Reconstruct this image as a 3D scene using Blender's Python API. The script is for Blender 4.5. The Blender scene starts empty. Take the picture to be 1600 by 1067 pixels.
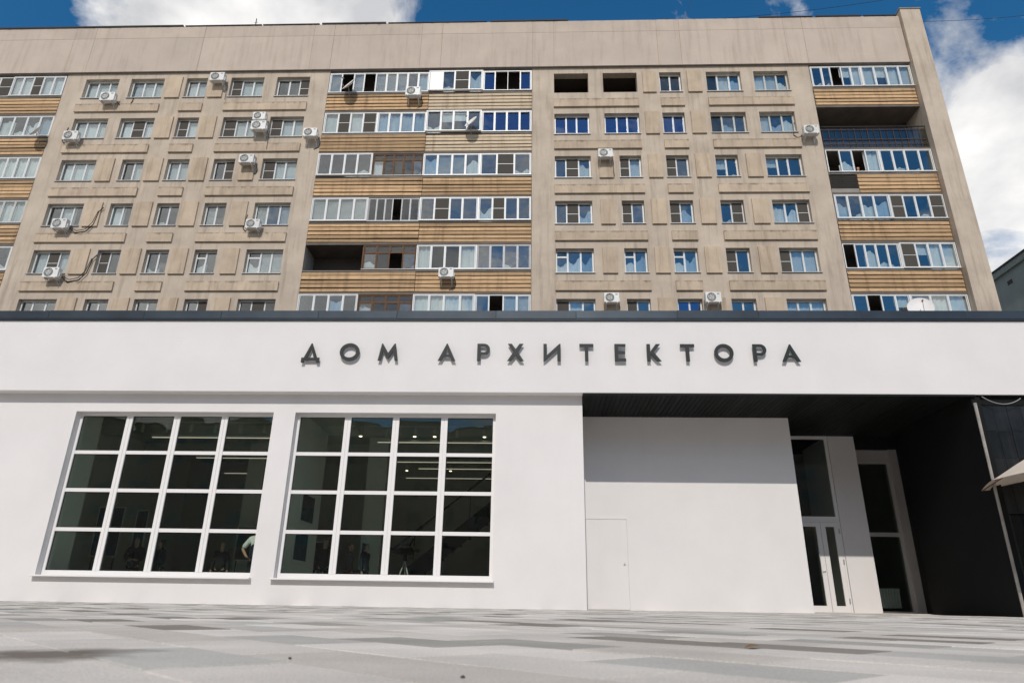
import bpy, bmesh, math, random
from mathutils import Vector, Matrix
random.seed(7)
sc = bpy.context.scene
COL = sc.collection
R = math.radians

# ------------------------------------------------------------------ camera, sky, sun, exposure
H = 0.10
PITCH, ROLL, YAW = R(21.3), R(0.9), R(2.2)
fwd = Vector((-math.cos(PITCH)*math.sin(YAW), math.cos(PITCH)*math.cos(YAW), math.sin(PITCH)))
rt = fwd.cross(Vector((0, 0, 1))).normalized()
up = rt.cross(fwd)
r2 = rt*math.cos(ROLL) + up*math.sin(ROLL)
u2 = up*math.cos(ROLL) - rt*math.sin(ROLL)
cd = bpy.data.cameras.new('camera')
cam = bpy.data.objects.new('camera', cd)
COL.objects.link(cam)
cam.matrix_world = Matrix(((r2.x, u2.x, -fwd.x, 0), (r2.y, u2.y, -fwd.y, 0), (r2.z, u2.z, -fwd.z, H), (0, 0, 0, 1)))
cd.sensor_width = 36
cd.lens = 36*1051/1600
cd.clip_start = 0.02
cd.clip_end = 3000
cd.dof.use_dof = True
cd.dof.focus_distance = 17
cd.dof.aperture_fstop = 7.0
sc.camera = cam

SUN_EL = R(39)
wd = bpy.data.worlds.new('World')
sc.world = wd
wd.use_nodes = True
wn, wl = wd.node_tree.nodes, wd.node_tree.links
wn.clear()
def N(t, **k):
    n = wn.new(t)
    for a, b in k.items():
        setattr(n, a, b)
    return n
wout = N('ShaderNodeOutputWorld')
bg = N('ShaderNodeBackground')
bg.inputs[1].default_value = 0.148
sky = N('ShaderNodeTexSky', sky_type='NISHITA', sun_disc=False)
sky.sun_elevation = SUN_EL
sky.sun_rotation = R(184.6)
sky.altitude = 150
sky.air_density = 1.0
sky.dust_density = 0.1
sky.ozone_density = 4.5
tc = N('ShaderNodeTexCoord')
noi = N('ShaderNodeTexNoise')
noi.inputs['Scale'].default_value = 4.6
noi.inputs['Detail'].default_value = 12
noi.inputs['Roughness'].default_value = 0.6
noi.inputs['Distortion'].default_value = 0.35
wmap = N('ShaderNodeMapping')
wmap.inputs['Location'].default_value = (2.3, 0.7, 4.1)
wmap.inputs['Scale'].default_value = (1, 1, 1.5)
wl.new(tc.outputs['Generated'], wmap.inputs[0])
wl.new(wmap.outputs[0], noi.inputs['Vector'])
amp = N('ShaderNodeMath', operation='MULTIPLY_ADD')
wl.new(noi.outputs[0], amp.inputs[0])
amp.inputs[1].default_value = 2.1
amp.inputs[2].default_value = -0.55
dens = amp.outputs[0]
# the individual clouds: direction of each, angular size, thickness (a negative one is a clear patch)
CLOUDS = [((-.50, .58, .64), .13, .20), ((-.36, .616, .697), .15, .22), ((-.22, .655, .72), .10, .16),
          ((.314, .641, .70), .035, .16), ((.45, .63, .63), .05, .10), ((.575, .62, .545), .07, .22), ((.53, .67, .52), .07, .16),
          ((.55, .70, .44), .13, .19), ((.60, .66, .45), .14, .14), ((.06, .67, .74), .20, -.42), ((-.64, .53, .58), .10, -.36),
          ((.41, .63, .66), .06, -.10), ((.53, .575, .625), .09, -.12), ((.50, .65, .575), .045, -.08), ((-.58, -.66, .48), .33, .42), ((.2, -.75, .62), .35, -.14)]
for d, s, a in CLOUDS:
    dv = Vector(d).normalized()
    dot = N('ShaderNodeVectorMath', operation='DOT_PRODUCT')
    wl.new(tc.outputs['Generated'], dot.inputs[0])
    dot.inputs[1].default_value = dv
    mr = N('ShaderNodeMapRange', interpolation_type='SMOOTHERSTEP')
    wl.new(dot.outputs['Value'], mr.inputs['Value'])
    mr.inputs['From Min'].default_value = math.cos(s*1.6)
    mr.inputs['From Max'].default_value = 1.0
    mr.inputs['To Max'].default_value = a
    ad = N('ShaderNodeMath', operation='ADD')
    wl.new(dens, ad.inputs[0])
    wl.new(mr.outputs[0], ad.inputs[1])
    dens = ad.outputs[0]
cov = N('ShaderNodeValToRGB')
cov.color_ramp.elements[0].position = 0.38
cov.color_ramp.elements[0].color = (0, 0, 0, 1)
cov.color_ramp.elements[1].position = 0.70
cov.color_ramp.elements[1].color = (1, 1, 1, 1)
wl.new(dens, cov.inputs[0])
tone = N('ShaderNodeValToRGB')
tone.color_ramp.elements[0].position = 0.40
tone.color_ramp.elements[0].color = (3.45, 3.48, 3.6, 1)
tone.color_ramp.elements[1].position = 0.64
tone.color_ramp.elements[1].color = (5.9, 5.83, 5.72, 1)
noi2 = N('ShaderNodeTexNoise')
noi2.inputs['Scale'].default_value = 6.5
noi2.inputs['Detail'].default_value = 9
wl.new(wmap.outputs[0], noi2.inputs['Vector'])
wl.new(noi2.outputs[0], tone.inputs[0])
mx = N('ShaderNodeMix', data_type='RGBA')
wl.new(cov.outputs[0], mx.inputs[0])
hs = N('ShaderNodeHueSaturation')
hs.inputs['Hue'].default_value = 0.492
hs.inputs['Saturation'].default_value = 1.26
hs.inputs['Value'].default_value = 0.64
wl.new(sky.outputs[0], hs.inputs['Color'])
wl.new(hs.outputs[0], mx.inputs[6])
wl.new(tone.outputs[0], mx.inputs[7])
wl.new(mx.outputs[2], bg.inputs[0])
wl.new(bg.outputs[0], wout.inputs[0])

sd = bpy.data.lights.new('sun', 'SUN')
sd.energy = 2.25
sd.angle = R(0.53)
sd.color = (1.0, 0.94, 0.865)
sun = bpy.data.objects.new('sun', sd)
COL.objects.link(sun)
sun.location = (0, -40, 40)
sun.rotation_euler = (R(90)-SUN_EL, 0, R(-4.6))       # light travels along +y, a little to the right, and down

sc.view_settings.view_transform = 'Standard'
sc.view_settings.look = 'None'
sc.view_settings.gamma = 1
sc.view_settings.exposure = 0.30
sc.render.engine = 'CYCLES'
sc.cycles.transparent_max_bounces = 24
sc.cycles.max_bounces = 10
sc.cycles.diffuse_bounces = 6

# ------------------------------------------------------------------ materials
MATS = {}
def pm(name, col, rough=0.8, var=0.12, scale=2.0, bump=0.0, bscale=60, metal=0.0, orand=0.0, irand=0.0,
       streak=0.0, streak_col=(0.3, 0.25, 0.2), stretch=(1, 1, 1), spec=0.3, emit=None, estr=0):
    m = bpy.data.materials.new(name)
    m.use_nodes = True
    n, l = m.node_tree.nodes, m.node_tree.links
    b = n['Principled BSDF']
    b.inputs['Roughness'].default_value = rough
    b.inputs['Metallic'].default_value = metal
    b.inputs['Specular IOR Level'].default_value = spec
    geo = n.new('ShaderNodeNewGeometry')
    mp = n.new('ShaderNodeMapping')
    mp.inputs['Scale'].default_value = stretch
    l.new(geo.outputs['Position'], mp.inputs[0])
    t = n.new('ShaderNodeTexNoise')
    t.inputs['Scale'].default_value = scale
    t.inputs['Detail'].default_value = 7
    t.inputs['Roughness'].default_value = 0.62
    l.new(mp.outputs[0], t.inputs['Vector'])
    mr = n.new('ShaderNodeMapRange')
    mr.inputs['From Min'].default_value = 0.25
    mr.inputs['From Max'].default_value = 0.75
    mr.inputs['To Min'].default_value = 1-var
    mr.inputs['To Max'].default_value = 1+var
    l.new(t.outputs[0], mr.inputs[0])
    fac = mr.outputs[0]
    if orand or irand:
        src = n.new('ShaderNodeObjectInfo').outputs['Random'] if orand else geo.outputs['Random Per Island']
        m2 = n.new('ShaderNodeMapRange')
        k = orand or irand
        m2.inputs['To Min'].default_value = 1-k
        m2.inputs['To Max'].default_value = 1+k
        l.new(src, m2.inputs[0])
        mm = n.new('ShaderNodeMath')
        mm.operation = 'MULTIPLY'
        l.new(fac, mm.inputs[0])
        l.new(m2.outputs[0], mm.inputs[1])
        fac = mm.outputs[0]
    vm = n.new('ShaderNodeVectorMath')
    vm.operation = 'SCALE'
    vm.inputs[0].default_value = col
    l.new(fac, vm.inputs['Scale'])
    out = vm.outputs[0]
    if streak:
        ms = n.new('ShaderNodeMapping')
        ms.inputs['Scale'].default_value = (2.7, 2.7, 0.2)
        l.new(geo.outputs['Position'], ms.inputs[0])
        ts = n.new('ShaderNodeTexNoise')
        ts.inputs['Scale'].default_value = 1.3
        ts.inputs['Detail'].default_value = 8
        ts.inputs['Roughness'].default_value = 0.7
        l.new(ms.outputs[0], ts.inputs['Vector'])
        rp = n.new('ShaderNodeMapRange')
        rp.inputs['From Min'].default_value = 0.50
        rp.inputs['From Max'].default_value = 0.78
        rp.inputs['To Max'].default_value = streak
        l.new(ts.outputs[0], rp.inputs[0])
        mx = n.new('ShaderNodeMix')
        mx.data_type = 'RGBA'
        l.new(rp.outputs[0], mx.inputs[0])
        l.new(out, mx.inputs[6])
        mx.inputs[7].default_value = (*streak_col, 1)
        out = mx.outputs[2]
    l.new(out, b.inputs['Base Color'])
    if bump:
        tb = n.new('ShaderNodeTexNoise')
        tb.inputs['Scale'].default_value = bscale
        tb.inputs['Detail'].default_value = 6
        l.new(mp.outputs[0], tb.inputs['Vector'])
        bp = n.new('ShaderNodeBump')
        bp.inputs['Strength'].default_value = bump
        bp.inputs['Distance'].default_value = 0.02
        l.new(tb.outputs[0], bp.inputs['Height'])
        l.new(bp.outputs[0], b.inputs['Normal'])
    if emit:
        b.inputs['Emission Color'].default_value = (*emit, 1)
        b.inputs['Emission Strength'].default_value = estr
    MATS[name] = m
    return m

def glass(name, tint, refl, gtint=(1, 1, 1), rough=0.005):
    m = bpy.data.materials.new(name)
    m.use_nodes = True
    n, l = m.node_tree.nodes, m.node_tree.links
    n.clear()
    o = n.new('ShaderNodeOutputMaterial')
    t = n.new('ShaderNodeBsdfTransparent')
    t.inputs[0].default_value = (*tint, 1)
    g = n.new('ShaderNodeBsdfGlossy')
    g.inputs['Color'].default_value = (*gtint, 1)
    g.inputs['Roughness'].default_value = rough
    # Schlick reflectance, the same on both faces of the pane
    geo = n.new('ShaderNodeNewGeometry')
    dt = n.new('ShaderNodeVectorMath')
    dt.operation = 'DOT_PRODUCT'
    l.new(geo.outputs['Normal'], dt.inputs[0])
    l.new(geo.outputs['Incoming'], dt.inputs[1])
    ab = n.new('ShaderNodeMath')
    ab.operation = 'ABSOLUTE'
    l.new(dt.outputs['Value'], ab.inputs[0])
    om = n.new('ShaderNodeMath')
    om.operation = 'SUBTRACT'
    om.inputs[0].default_value = 1
    l.new(ab.outputs[0], om.inputs[1])
    pw = n.new('ShaderNodeMath')
    pw.operation = 'POWER'
    l.new(om.outputs[0], pw.inputs[0])
    pw.inputs[1].default_value = 5
    ad = n.new('ShaderNodeMath')
    ad.operation = 'MULTIPLY_ADD'
    ad.use_clamp = True
    l.new(pw.outputs[0], ad.inputs[0])
    ad.inputs[1].default_value = 1-refl
    ad.inputs[2].default_value = refl
    # a pane is a little wavy
    tb = n.new('ShaderNodeTexNoise')
    tb.inputs['Scale'].default_value = 1.4
    tb.inputs['Detail'].default_value = 1
    l.new(geo.outputs['Position'], tb.inputs['Vector'])
    bp = n.new('ShaderNodeBump')
    bp.inputs['Strength'].default_value = 0.12
    bp.inputs['Distance'].default_value = 0.05
    l.new(tb.outputs[0], bp.inputs['Height'])
    l.new(bp.outputs[0], g.inputs['Normal'])
    mx = n.new('ShaderNodeMixShader')
    l.new(ad.outputs[0], mx.inputs[0])
    l.new(t.outputs[0], mx.inputs[1])
    l.new(g.outputs[0], mx.inputs[2])
    l.new(mx.outputs[0], o.inputs[0])
    MATS[name] = m
    return m

def screen(name, col, op):
    m = bpy.data.materials.new(name)
    m.use_nodes = True
    n, l = m.node_tree.nodes, m.node_tree.links
    n.clear()
    o = n.new('ShaderNodeOutputMaterial')
    t = n.new('ShaderNodeBsdfTransparent')
    d = n.new('ShaderNodeBsdfDiffuse')
    d.inputs[0].default_value = (*col, 1)
    mx = n.new('ShaderNodeMixShader')
    mx.inputs[0].default_value = op
    l.new(t.outputs[0], mx.inputs[1])
    l.new(d.outputs[0], mx.inputs[2])
    l.new(mx.outputs[0], o.inputs[0])
    MATS[name] = m

pm('white_plaster', (.70, .675, .665), .85, .04, .8, .22, 90, streak=.09, streak_col=(.56, .535, .51))
pm('white_metal', (.74, .72, .705), .45, .02, 2, spec=.4)
pm('white_inner', (.66, .66, .63), .9, .04, 1.5)
pm('hall_floor', (.42, .40, .37), .5, .15, 2)
pm('hall_grey', (.46, .46, .43), .9, .1, 1.0)
pm('hall_ceiling', (.46, .47, .44), .9, .06, 1.0)
pm('flashing', (.036, .048, .062), .42, .25, 1.2, metal=.35, orand=.15)
pm('letter_metal', (.024, .027, .026), .5, .08, 5, metal=.2)
pm('black_board', (.008, .009, .009), .6, .2, 3, orand=.4, spec=.15)
pm('black_plaster', (.003, .0034, .0036), .85, .2, 2, .15, 60)
pm('beige_plaster', (.482, .402, .322), .95, .19, .6, .35, 25, streak=.85, streak_col=(.25, .19, .145))
pm('parapet_plaster', (.49, .408, .342), .95, .10, .5, .25, 20, orand=.04, streak=.5, streak_col=(.28, .22, .17))
pm('panel_plaster', (.485, .385, .285), .95, .16, 1.2, .3, 25, orand=.07, streak=.85, streak_col=(.24, .17, .11))
def edge_dirt(m, z0, z1, col=(.13, .095, .065)):
    # soot that has run down from the upper edge of a slab
    n, l = m.node_tree.nodes, m.node_tree.links
    bs = n['Principled BSDF']
    old = bs.inputs['Base Color'].links[0].from_socket
    tco = n.new('ShaderNodeTexCoord')
    sep = n.new('ShaderNodeSeparateXYZ')
    l.new(tco.outputs['Object'], sep.inputs[0])
    gq = n.new('ShaderNodeNewGeometry')
    mq = n.new('ShaderNodeMapping')
    mq.inputs['Scale'].default_value = (1.6, 1, .5)
    l.new(gq.outputs['Position'], mq.inputs[0])
    tq = n.new('ShaderNodeTexNoise')
    tq.inputs['Scale'].default_value = 2.2
    tq.inputs['Detail'].default_value = 8
    tq.inputs['Roughness'].default_value = .7
    l.new(mq.outputs[0], tq.inputs['Vector'])
    aq = n.new('ShaderNodeMath')
    aq.operation = 'MULTIPLY_ADD'
    l.new(tq.outputs[0], aq.inputs[0])
    aq.inputs[1].default_value = .55
    l.new(sep.outputs['Z'], aq.inputs[2])
    rq = n.new('ShaderNodeMapRange')
    rq.inputs['From Min'].default_value, rq.inputs['From Max'].default_value = z0, z1
    rq.inputs['To Max'].default_value = .85
    l.new(aq.outputs[0], rq.inputs[0])
    xq = n.new('ShaderNodeMix')
    xq.data_type = 'RGBA'
    l.new(rq.outputs[0], xq.inputs[0])
    l.new(old, xq.inputs[6])
    xq.inputs[7].default_value = (*col, 1)
    l.new(xq.outputs[2], bs.inputs['Base Color'])
edge_dirt(pm('ledge_plaster', (.47, .375, .28), .95, .18, 1.2, .3, 25, orand=.07, streak=.8, streak_col=(.24, .175, .12)), .70, .86)
edge_dirt(pm('parapet_top', (.475, .395, .33), .95, .12, .6, .3, 20, orand=.04, streak=.4, streak_col=(.27, .21, .165)), 1.06, 1.24, (.17, .13, .10))
pm('sealant', (.36, .205, .11), .9, .2, 2)
pm('roofing', (.025, .025, .027), .7, .3, 1)
pm('concrete', (.26, .235, .21), .95, .2, 1.5, .2, 30, streak=.3, streak_col=(.15, .13, .11))
pm('balcony_slab', (.15, .125, .105), .95, .25, 1.5)
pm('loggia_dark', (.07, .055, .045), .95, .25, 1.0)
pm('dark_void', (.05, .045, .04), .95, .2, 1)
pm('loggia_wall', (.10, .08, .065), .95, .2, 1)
pm('room_wall', (.38, .36, .33), .95, .1, 1)
pm('wood_plank', (.44, .288, .158), .75, .3, 3.0, .2, 30, orand=.28, stretch=(.35, 1, 4), streak=.8, streak_col=(.15, .085, .045))
pm('wood_pale', (.54, .43, .305), .75, .20, 3.0, .2, 30, orand=.13, stretch=(.35, 1, 4), streak=.7, streak_col=(.22, .14, .08))
pm('brown_wood', (.13, .065, .03), .7, .25, 4)
pm('pvc', (.70, .70, .69), .4, .03, 3, spec=.45)
pm('old_white', (.55, .54, .50), .6, .1, 3)
pm('grey_frame', (.30, .30, .31), .5, .1, 3, metal=.4)
pm('tin_sill', (.42, .42, .42), .5, .1, 3, metal=.3)
pm('curtain_pale', (.72, .74, .76), .95, .07, 2.5, orand=.14)
pm('curtain_white', (.82, .82, .80), .95, .06, 2.5, orand=.1)
pm('curtain_blue', (.45, .55, .66), .95, .1, 2.5, orand=.12)
pm('blind_white', (.78, .78, .77), .8, .03, 2.5)
pm('iron', (.018, .017, .017), .6, .3, 6)
pm('rusty_iron', (.09, .05, .032), .8, .4, 6)
pm('ac_white', (.70, .69, .665), .5, .10, 3, orand=.12)
pm('fan_green', (.015, .05, .035), .6, .1, 3)
pm('ac_dark', (.05, .05, .05), .6, .1, 3)
pm('ac_wire', (.30, .30, .29), .5, .1, 3)
pm('cable', (.012, .012, .012), .6, .1, 3)
pm('dish_white', (.70, .67, .65), .5, .06, 3)
pm('red_plastic', (.25, .04, .03), .5, .1, 3)
pm('dark_granite', (.010, .0105, .011), .28, .7, 2.2, orand=.3, spec=.3, streak=.22, streak_col=(.11, .105, .10))
pm('grout', (.30, .28, .26), .9, .2, 5)
pm('steel_edge', (.36, .33, .30), .5, .35, 3, metal=.3)
pm('canvas', (.52, .45, .38), .9, .08, 3, .1, 80)
pm('far_plaster', (.20, .225, .215), .95, .12, .6, .1, 10, streak=.4, streak_col=(.12, .13, .12))
pm('paver_bed', (.60, .57, .53), .95, .15, 12)
pm('light_stone', (.58, .55, .51), .8, .1, 3)
pm('earth', (.24, .22, .195), .95, .15, .5)
pm('pebble', (.05, .045, .04), .8, .3, 20)
pm('dry_leaf', (.20, .115, .045), .8, .3, 20)
pm('skin', (.50, .29, .20), .55, .05, 10)
pm('hair', (.03, .018, .012), .7, .2, 20)
pm('hair_brown', (.10, .045, .02), .7, .2, 20)
pm('cloth_black', (.015, .015, .018), .9, .2, 6)
pm('cloth_navy', (.012, .022, .04), .9, .2, 6)
pm('cloth_white', (.78, .78, .78), .9, .05, 6)
pm('cloth_red', (.16, .035, .035), .9, .2, 6)
pm('cloth_grey', (.12, .12, .13), .9, .2, 6)
pm('cam_black', (.01, .01, .011), .45, .1, 6)
pm('poster_blue', (.03, .06, .10), .6, .5, 5)
pm('poster_dark', (.05, .05, .05), .6, .7, 7)
pm('paper', (.62, .62, .60), .8, .03, 3)
pm('radiator', (.75, .76, .77), .4, .03, 3)
pm('leaf_plant', (.05, .10, .03), .6, .3, 8, orand=.2)
pm('lamp_strip', (.8, .8, .75), .5, 0, 1, emit=(1.0, .86, .70), estr=.45)
pm('lamp_spot', (.8, .8, .75), .5, 0, 1, emit=(1.0, .82, .60), estr=3)
pm('lamp_off', (.55, .55, .52), .5, .05, 1)
glass('glass_hall', (.83, .875, .83), .035)
glass('glass_door', (.78, .82, .80), .02)
glass('glass_apt', (.84, .88, .88), .15)
glass('glass_blue', (.50, .58, .80), .20, (.62, .76, 1.0))
glass('glass_old', (.62, .65, .63), .10, rough=.02)
screen('insect_net', (.10, .09, .08), .80)

def paver_mat(name, island):
    m = pm(name, (.5, .5, .5), .9, .10, 14, .35, 260)
    n, l = m.node_tree.nodes, m.node_tree.links
    b = n['Principled BSDF']
    geo = [x for x in n if x.type == 'NEW_GEOMETRY'][0]
    rnd = geo.outputs['Random Per Island'] if island else n.new('ShaderNodeObjectInfo').outputs['Random']
    rp = n.new('ShaderNodeValToRGB')
    rp.color_ramp.interpolation = 'CONSTANT'
    e = rp.color_ramp.elements
    cols = [(0, (.60, .555, .505)), (.26, (.47, .455, .42)), (.45, (.68, .63, .575)), (.66, (.25, .225, .195)), (.78, (.54, .495, .445)), (.9, (.36, .345, .31))]
    e[0].position, e[0].color = 0, (*cols[0][1], 1)
    e[1].position, e[1].color = cols[1][0], (*cols[1][1], 1)
    for p, c in cols[2:]:
        x = e.new(p)
        x.color = (*c, 1)
    l.new(rnd, rp.inputs[0])
    # speckle of the aggregate
    t = n.new('ShaderNodeTexNoise')
    t.inputs['Scale'].default_value = 180
    t.inputs['Detail'].default_value = 4
    l.new(geo.outputs['Position'], t.inputs['Vector'])
    t2 = n.new('ShaderNodeTexNoise')
    t2.inputs['Scale'].default_value = 2.2
    t2.inputs['Detail'].default_value = 6
    l.new(geo.outputs['Position'], t2.inputs['Vector'])
    a = n.new('ShaderNodeMapRange')
    a.inputs['From Min'].default_value, a.inputs['From Max'].default_value = .3, .7
    a.inputs['To Min'].default_value, a.inputs['To Max'].default_value = .84, 1.14
    l.new(t.outputs[0], a.inputs[0])
    a2 = n.new('ShaderNodeMapRange')
    a2.inputs['From Min'].default_value, a2.inputs['From Max'].default_value = .3, .7
    a2.inputs['To Min'].default_value, a2.inputs['To Max'].default_value = .84, 1.12
    l.new(t2.outputs[0], a2.inputs[0])
    mm = n.new('ShaderNodeMath')
    mm.operation = 'MULTIPLY'
    l.new(a.outputs[0], mm.inputs[0])
    l.new(a2.outputs[0], mm.inputs[1])
    v = n.new('ShaderNodeVectorMath')
    v.operation = 'SCALE'
    l.new(rp.outputs[0], v.inputs[0])
    l.new(mm.outputs[0], v.inputs['Scale'])
    # an old oily stain on the slabs, with its own shape
    ds = n.new('ShaderNodeVectorMath')
    ds.operation = 'SUBTRACT'
    l.new(geo.outputs['Position'], ds.inputs[0])
    ds.inputs[1].default_value = (-0.907, 1.367, 0)
    dm = n.new('ShaderNodeVectorMath')
    dm.operation = 'MULTIPLY'
    l.new(ds.outputs[0], dm.inputs[0])
    dm.inputs[1].default_value = (1.1, 1.0, 0)
    ln = n.new('ShaderNodeVectorMath')
    ln.operation = 'LENGTH'
    l.new(dm.outputs[0], ln.inputs[0])
    t3 = n.new('ShaderNodeTexNoise')
    t3.inputs['Scale'].default_value = 9
    t3.inputs['Detail'].default_value = 5
    l.new(geo.outputs['Position'], t3.inputs['Vector'])
    sm = n.new('ShaderNodeMath')
    sm.operation = 'MULTIPLY_ADD'
    l.new(t3.outputs[0], sm.inputs[0])
    sm.inputs[1].default_value = .3
    l.new(ln.outputs['Value'], sm.inputs[2])
    s = n.new('ShaderNodeMapRange')
    s.inputs['From Min'].default_value, s.inputs['From Max'].default_value = .22, .36
    s.inputs['To Min'].default_value, s.inputs['To Max'].default_value = .85, 0
    l.new(sm.outputs[0], s.inputs[0])
    mx = n.new('ShaderNodeMix')
    mx.data_type = 'RGBA'
    l.new(s.outputs[0], mx.inputs[0])
    l.new(v.outputs[0], mx.inputs[6])
    mx.inputs[7].default_value = (.11, .085, .065, 1)
    l.new(mx.outputs[2], b.inputs['Base Color'])
paver_mat('paver', False)
paver_mat('paver_far', True)

# ------------------------------------------------------------------ builders
WL = {}
def wloc(o):
    return WL[o.name] if o is not None else Vector((0, 0, 0))

class MB:
    def __init__(s):
        s.v, s.f = [], []
    def quad(s, *p):
        i = len(s.v)
        s.v += [Vector(q) for q in p]
        s.f.append(tuple(range(i, i+len(p))))
        return s
    def box(s, x0, x1, y0, y1, z0, z1):
        i = len(s.v)
        s.v += [Vector(p) for p in ((x0, y0, z0), (x1, y0, z0), (x1, y1, z0), (x0, y1, z0), (x0, y0, z1), (x1, y0, z1), (x1, y1, z1), (x0, y1, z1))]
        s.f += [tuple(i+k for k in q) for q in ((0, 3, 2, 1), (4, 5, 6, 7), (0, 1, 5, 4), (1, 2, 6, 5), (2, 3, 7, 6), (3, 0, 4, 7))]
        return s
    def tube(s, pts, r, n=6, caps=True):
        pts = [Vector(p) for p in pts]
        rings = []
        for k, p in enumerate(pts):
            t = (pts[min(k+1, len(pts)-1)] - pts[max(k-1, 0)]).normalized()
            a = t.cross(Vector((0, 0, 1)))
            if a.length < .05:
                a = t.cross(Vector((1, 0, 0)))
            a.normalize()
            b = t.cross(a)
            rr = r[k] if isinstance(r, (list, tuple)) else r
            i = len(s.v)
            s.v += [p + (a*math.cos(2*math.pi*j/n) + b*math.sin(2*math.pi*j/n))*rr for j in range(n)]
            rings.append(i)
        for a, b in zip(rings, rings[1:]):
            for j in range(n):
                s.f.append((a+j, a+(j+1) % n, b+(j+1) % n, b+j))
        if caps:
            s.f.append(tuple(rings[0]+j for j in reversed(range(n))))
            s.f.append(tuple(rings[-1]+j for j in range(n)))
        return s
    def build(s, name, mat, parent=None, bevel=0, smooth=False):
        lo = Vector((min(v.x for v in s.v), min(v.y for v in s.v), min(v.z for v in s.v)))
        hi = Vector((max(v.x for v in s.v), max(v.y for v in s.v), max(v.z for v in s.v)))
        o0 = Vector(((lo.x+hi.x)/2, (lo.y+hi.y)/2, lo.z))
        me = bpy.data.meshes.new(name)
        me.from_pydata([v-o0 for v in s.v], [], s.f)
        me.update()
        if smooth:
            for p in me.polygons:
                p.use_smooth = True
        me.materials.append(MATS[mat])
        o = bpy.data.objects.new(name, me)
        COL.objects.link(o)
        o.location = o0 - wloc(parent)
        o.parent = parent
        WL[o.name] = o0
        if bevel:
            b = o.modifiers.new('b', 'BEVEL')
            b.width = bevel
            b.segments = 2
            b.limit_method = 'ANGLE'
        return o

def tag(o, label=None, cat=None, group=None, kind=None):
    if label: o['label'] = label
    if cat: o['category'] = cat
    if group: o['group'] = group
    if kind: o['kind'] = kind
    return o

def empty(name, loc, label=None, cat=None, group=None):
    o = bpy.data.objects.new(name, None)
    o.empty_display_size = .2
    COL.objects.link(o)
    o.location = loc
    WL[o.name] = Vector(loc)
    return tag(o, label, cat, group)

def box(name, x0, x1, y0, y1, z0, z1, mat, parent=None, bevel=0):
    return MB().box(x0, x1, y0, y1, z0, z1).build(name, mat, parent, bevel)

def holed_wall(x0, x1, z0, z1, holes, y, depth, back=True):
    m = MB()
    xs = sorted({x0, x1, *[h[0] for h in holes], *[h[1] for h in holes]})
    zs = sorted({z0, z1, *[h[2] for h in holes], *[h[3] for h in holes]})
    for a, b in zip(xs, xs[1:]):
        for c, d in zip(zs, zs[1:]):
            cx, cz = (a+b)/2, (c+d)/2
            if any(h[0] < cx < h[1] and h[2] < cz < h[3] for h in holes):
                continue
            m.quad((a, y, c), (b, y, c), (b, y, d), (a, y, d))
            if back:
                m.quad((b, y+depth, c), (a, y+depth, c), (a, y+depth, d), (b, y+depth, d))
    for a, b, c, d in holes:
        m.quad((a, y, c), (a, y, d), (a, y+depth, d), (a, y+depth, c))
        m.quad((b, y, d), (b, y, c), (b, y+depth, c), (b, y+depth, d))
        m.quad((a, y, d), (b, y, d), (b, y+depth, d), (a, y+depth, d))
        m.quad((b, y, c), (a, y, c), (a, y+depth, c), (b, y+depth, c))
    for x in (x0, x1):
        m.quad((x, y, z0), (x, y+depth, z0), (x, y+depth, z1), (x, y, z1))
    m.quad((x0, y, z1), (x1, y, z1), (x1, y+depth, z1), (x0, y+depth, z1))
    return m

# ------------------------------------------------------------------ ground
tag(box('ground', -400, 400, -400, 400, -.4, -.07, 'earth'), kind='structure')
F, M, A = 15.5, 15.79, 30.0
DY, GY = 19.65, 21.45                                  # planes of the entrance door and the inner glazing
pav = tag(box('pavement', -40, 24, -8, 23, -.066, -.012, 'paver_bed'), kind='structure')
PL, PW = .48, .24
ang = R(45)
ca, sa = math.cos(ang), math.sin(ang)
spots = []
for i in range(-112, 113):
    for j in range(-212, 213):
        u, v = (i + .5*(j % 2))*PL, j*PW
        x, y = -ca*u + sa*v, sa*u + ca*v
        if -26 < x < 20 and .2 < y < 21.3 and not (y > 16.1 and x < 1.2) and not (y > 17.8 and x < 6.8) and not (y > 15.4 and x > 10.4):
            q = Vector((x, y, -H))
            z = q.dot(fwd)
            inv = False
            if z > .3:
                px, py = 800+1051*q.dot(r2)/z, 533.5-1051*q.dot(u2)/z
                s = 1051*.25/z
                inv = -s < px < 1600+s and 0 < py < 1067+s
            spots.append((not inv, x*x+y*y, x, y))
spots.sort()
def paver_verts(dx, dy, dz, r=0):
    h, w, c = PL/2-.0018, PW/2-.0018, .0025
    out = []
    for z, k in ((-.05, 0), (-.004, 0), (0, c)):
        for su, sv in ((-1, -1), (1, -1), (1, 1), (-1, 1)):
            u, v = su*(h-k), sv*(w-k)
            out.append((dx - ca*u + sa*v, dy + sa*u + ca*v, dz+z))
    return out
# corners run clockwise seen from above, hence the reversed winding
PF = [(11, 10, 9, 8)] + [(4*k+(j+1) % 4, 4*k+j, 4*k+4+j, 4*k+4+(j+1) % 4) for k in (0, 1) for j in range(4)]
pme = bpy.data.meshes.new('paver')
pme.from_pydata(paver_verts(0, 0, 0), [], PF)
pme.materials.append(MATS['paver'])
for _, _, x, y in spots[:300]:
    o = bpy.data.objects.new('paver', pme)
    COL.objects.link(o)
    o.parent = pav
    o.location = Vector((x, y, random.uniform(-.0015, .0015))) - WL[pav.name]
vs, fs = [], []
for _, _, x, y in spots[300:]:
    b = len(vs)
    vs += paver_verts(x, y, random.uniform(-.002, .0015))
    fs += [tuple(b+k for k in f) for f in PF]
me = bpy.data.meshes.new('paver_field')
me.from_pydata([Vector(v)-WL[pav.name] for v in vs], [], fs)
me.materials.append(MATS['paver_far'])
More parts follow.
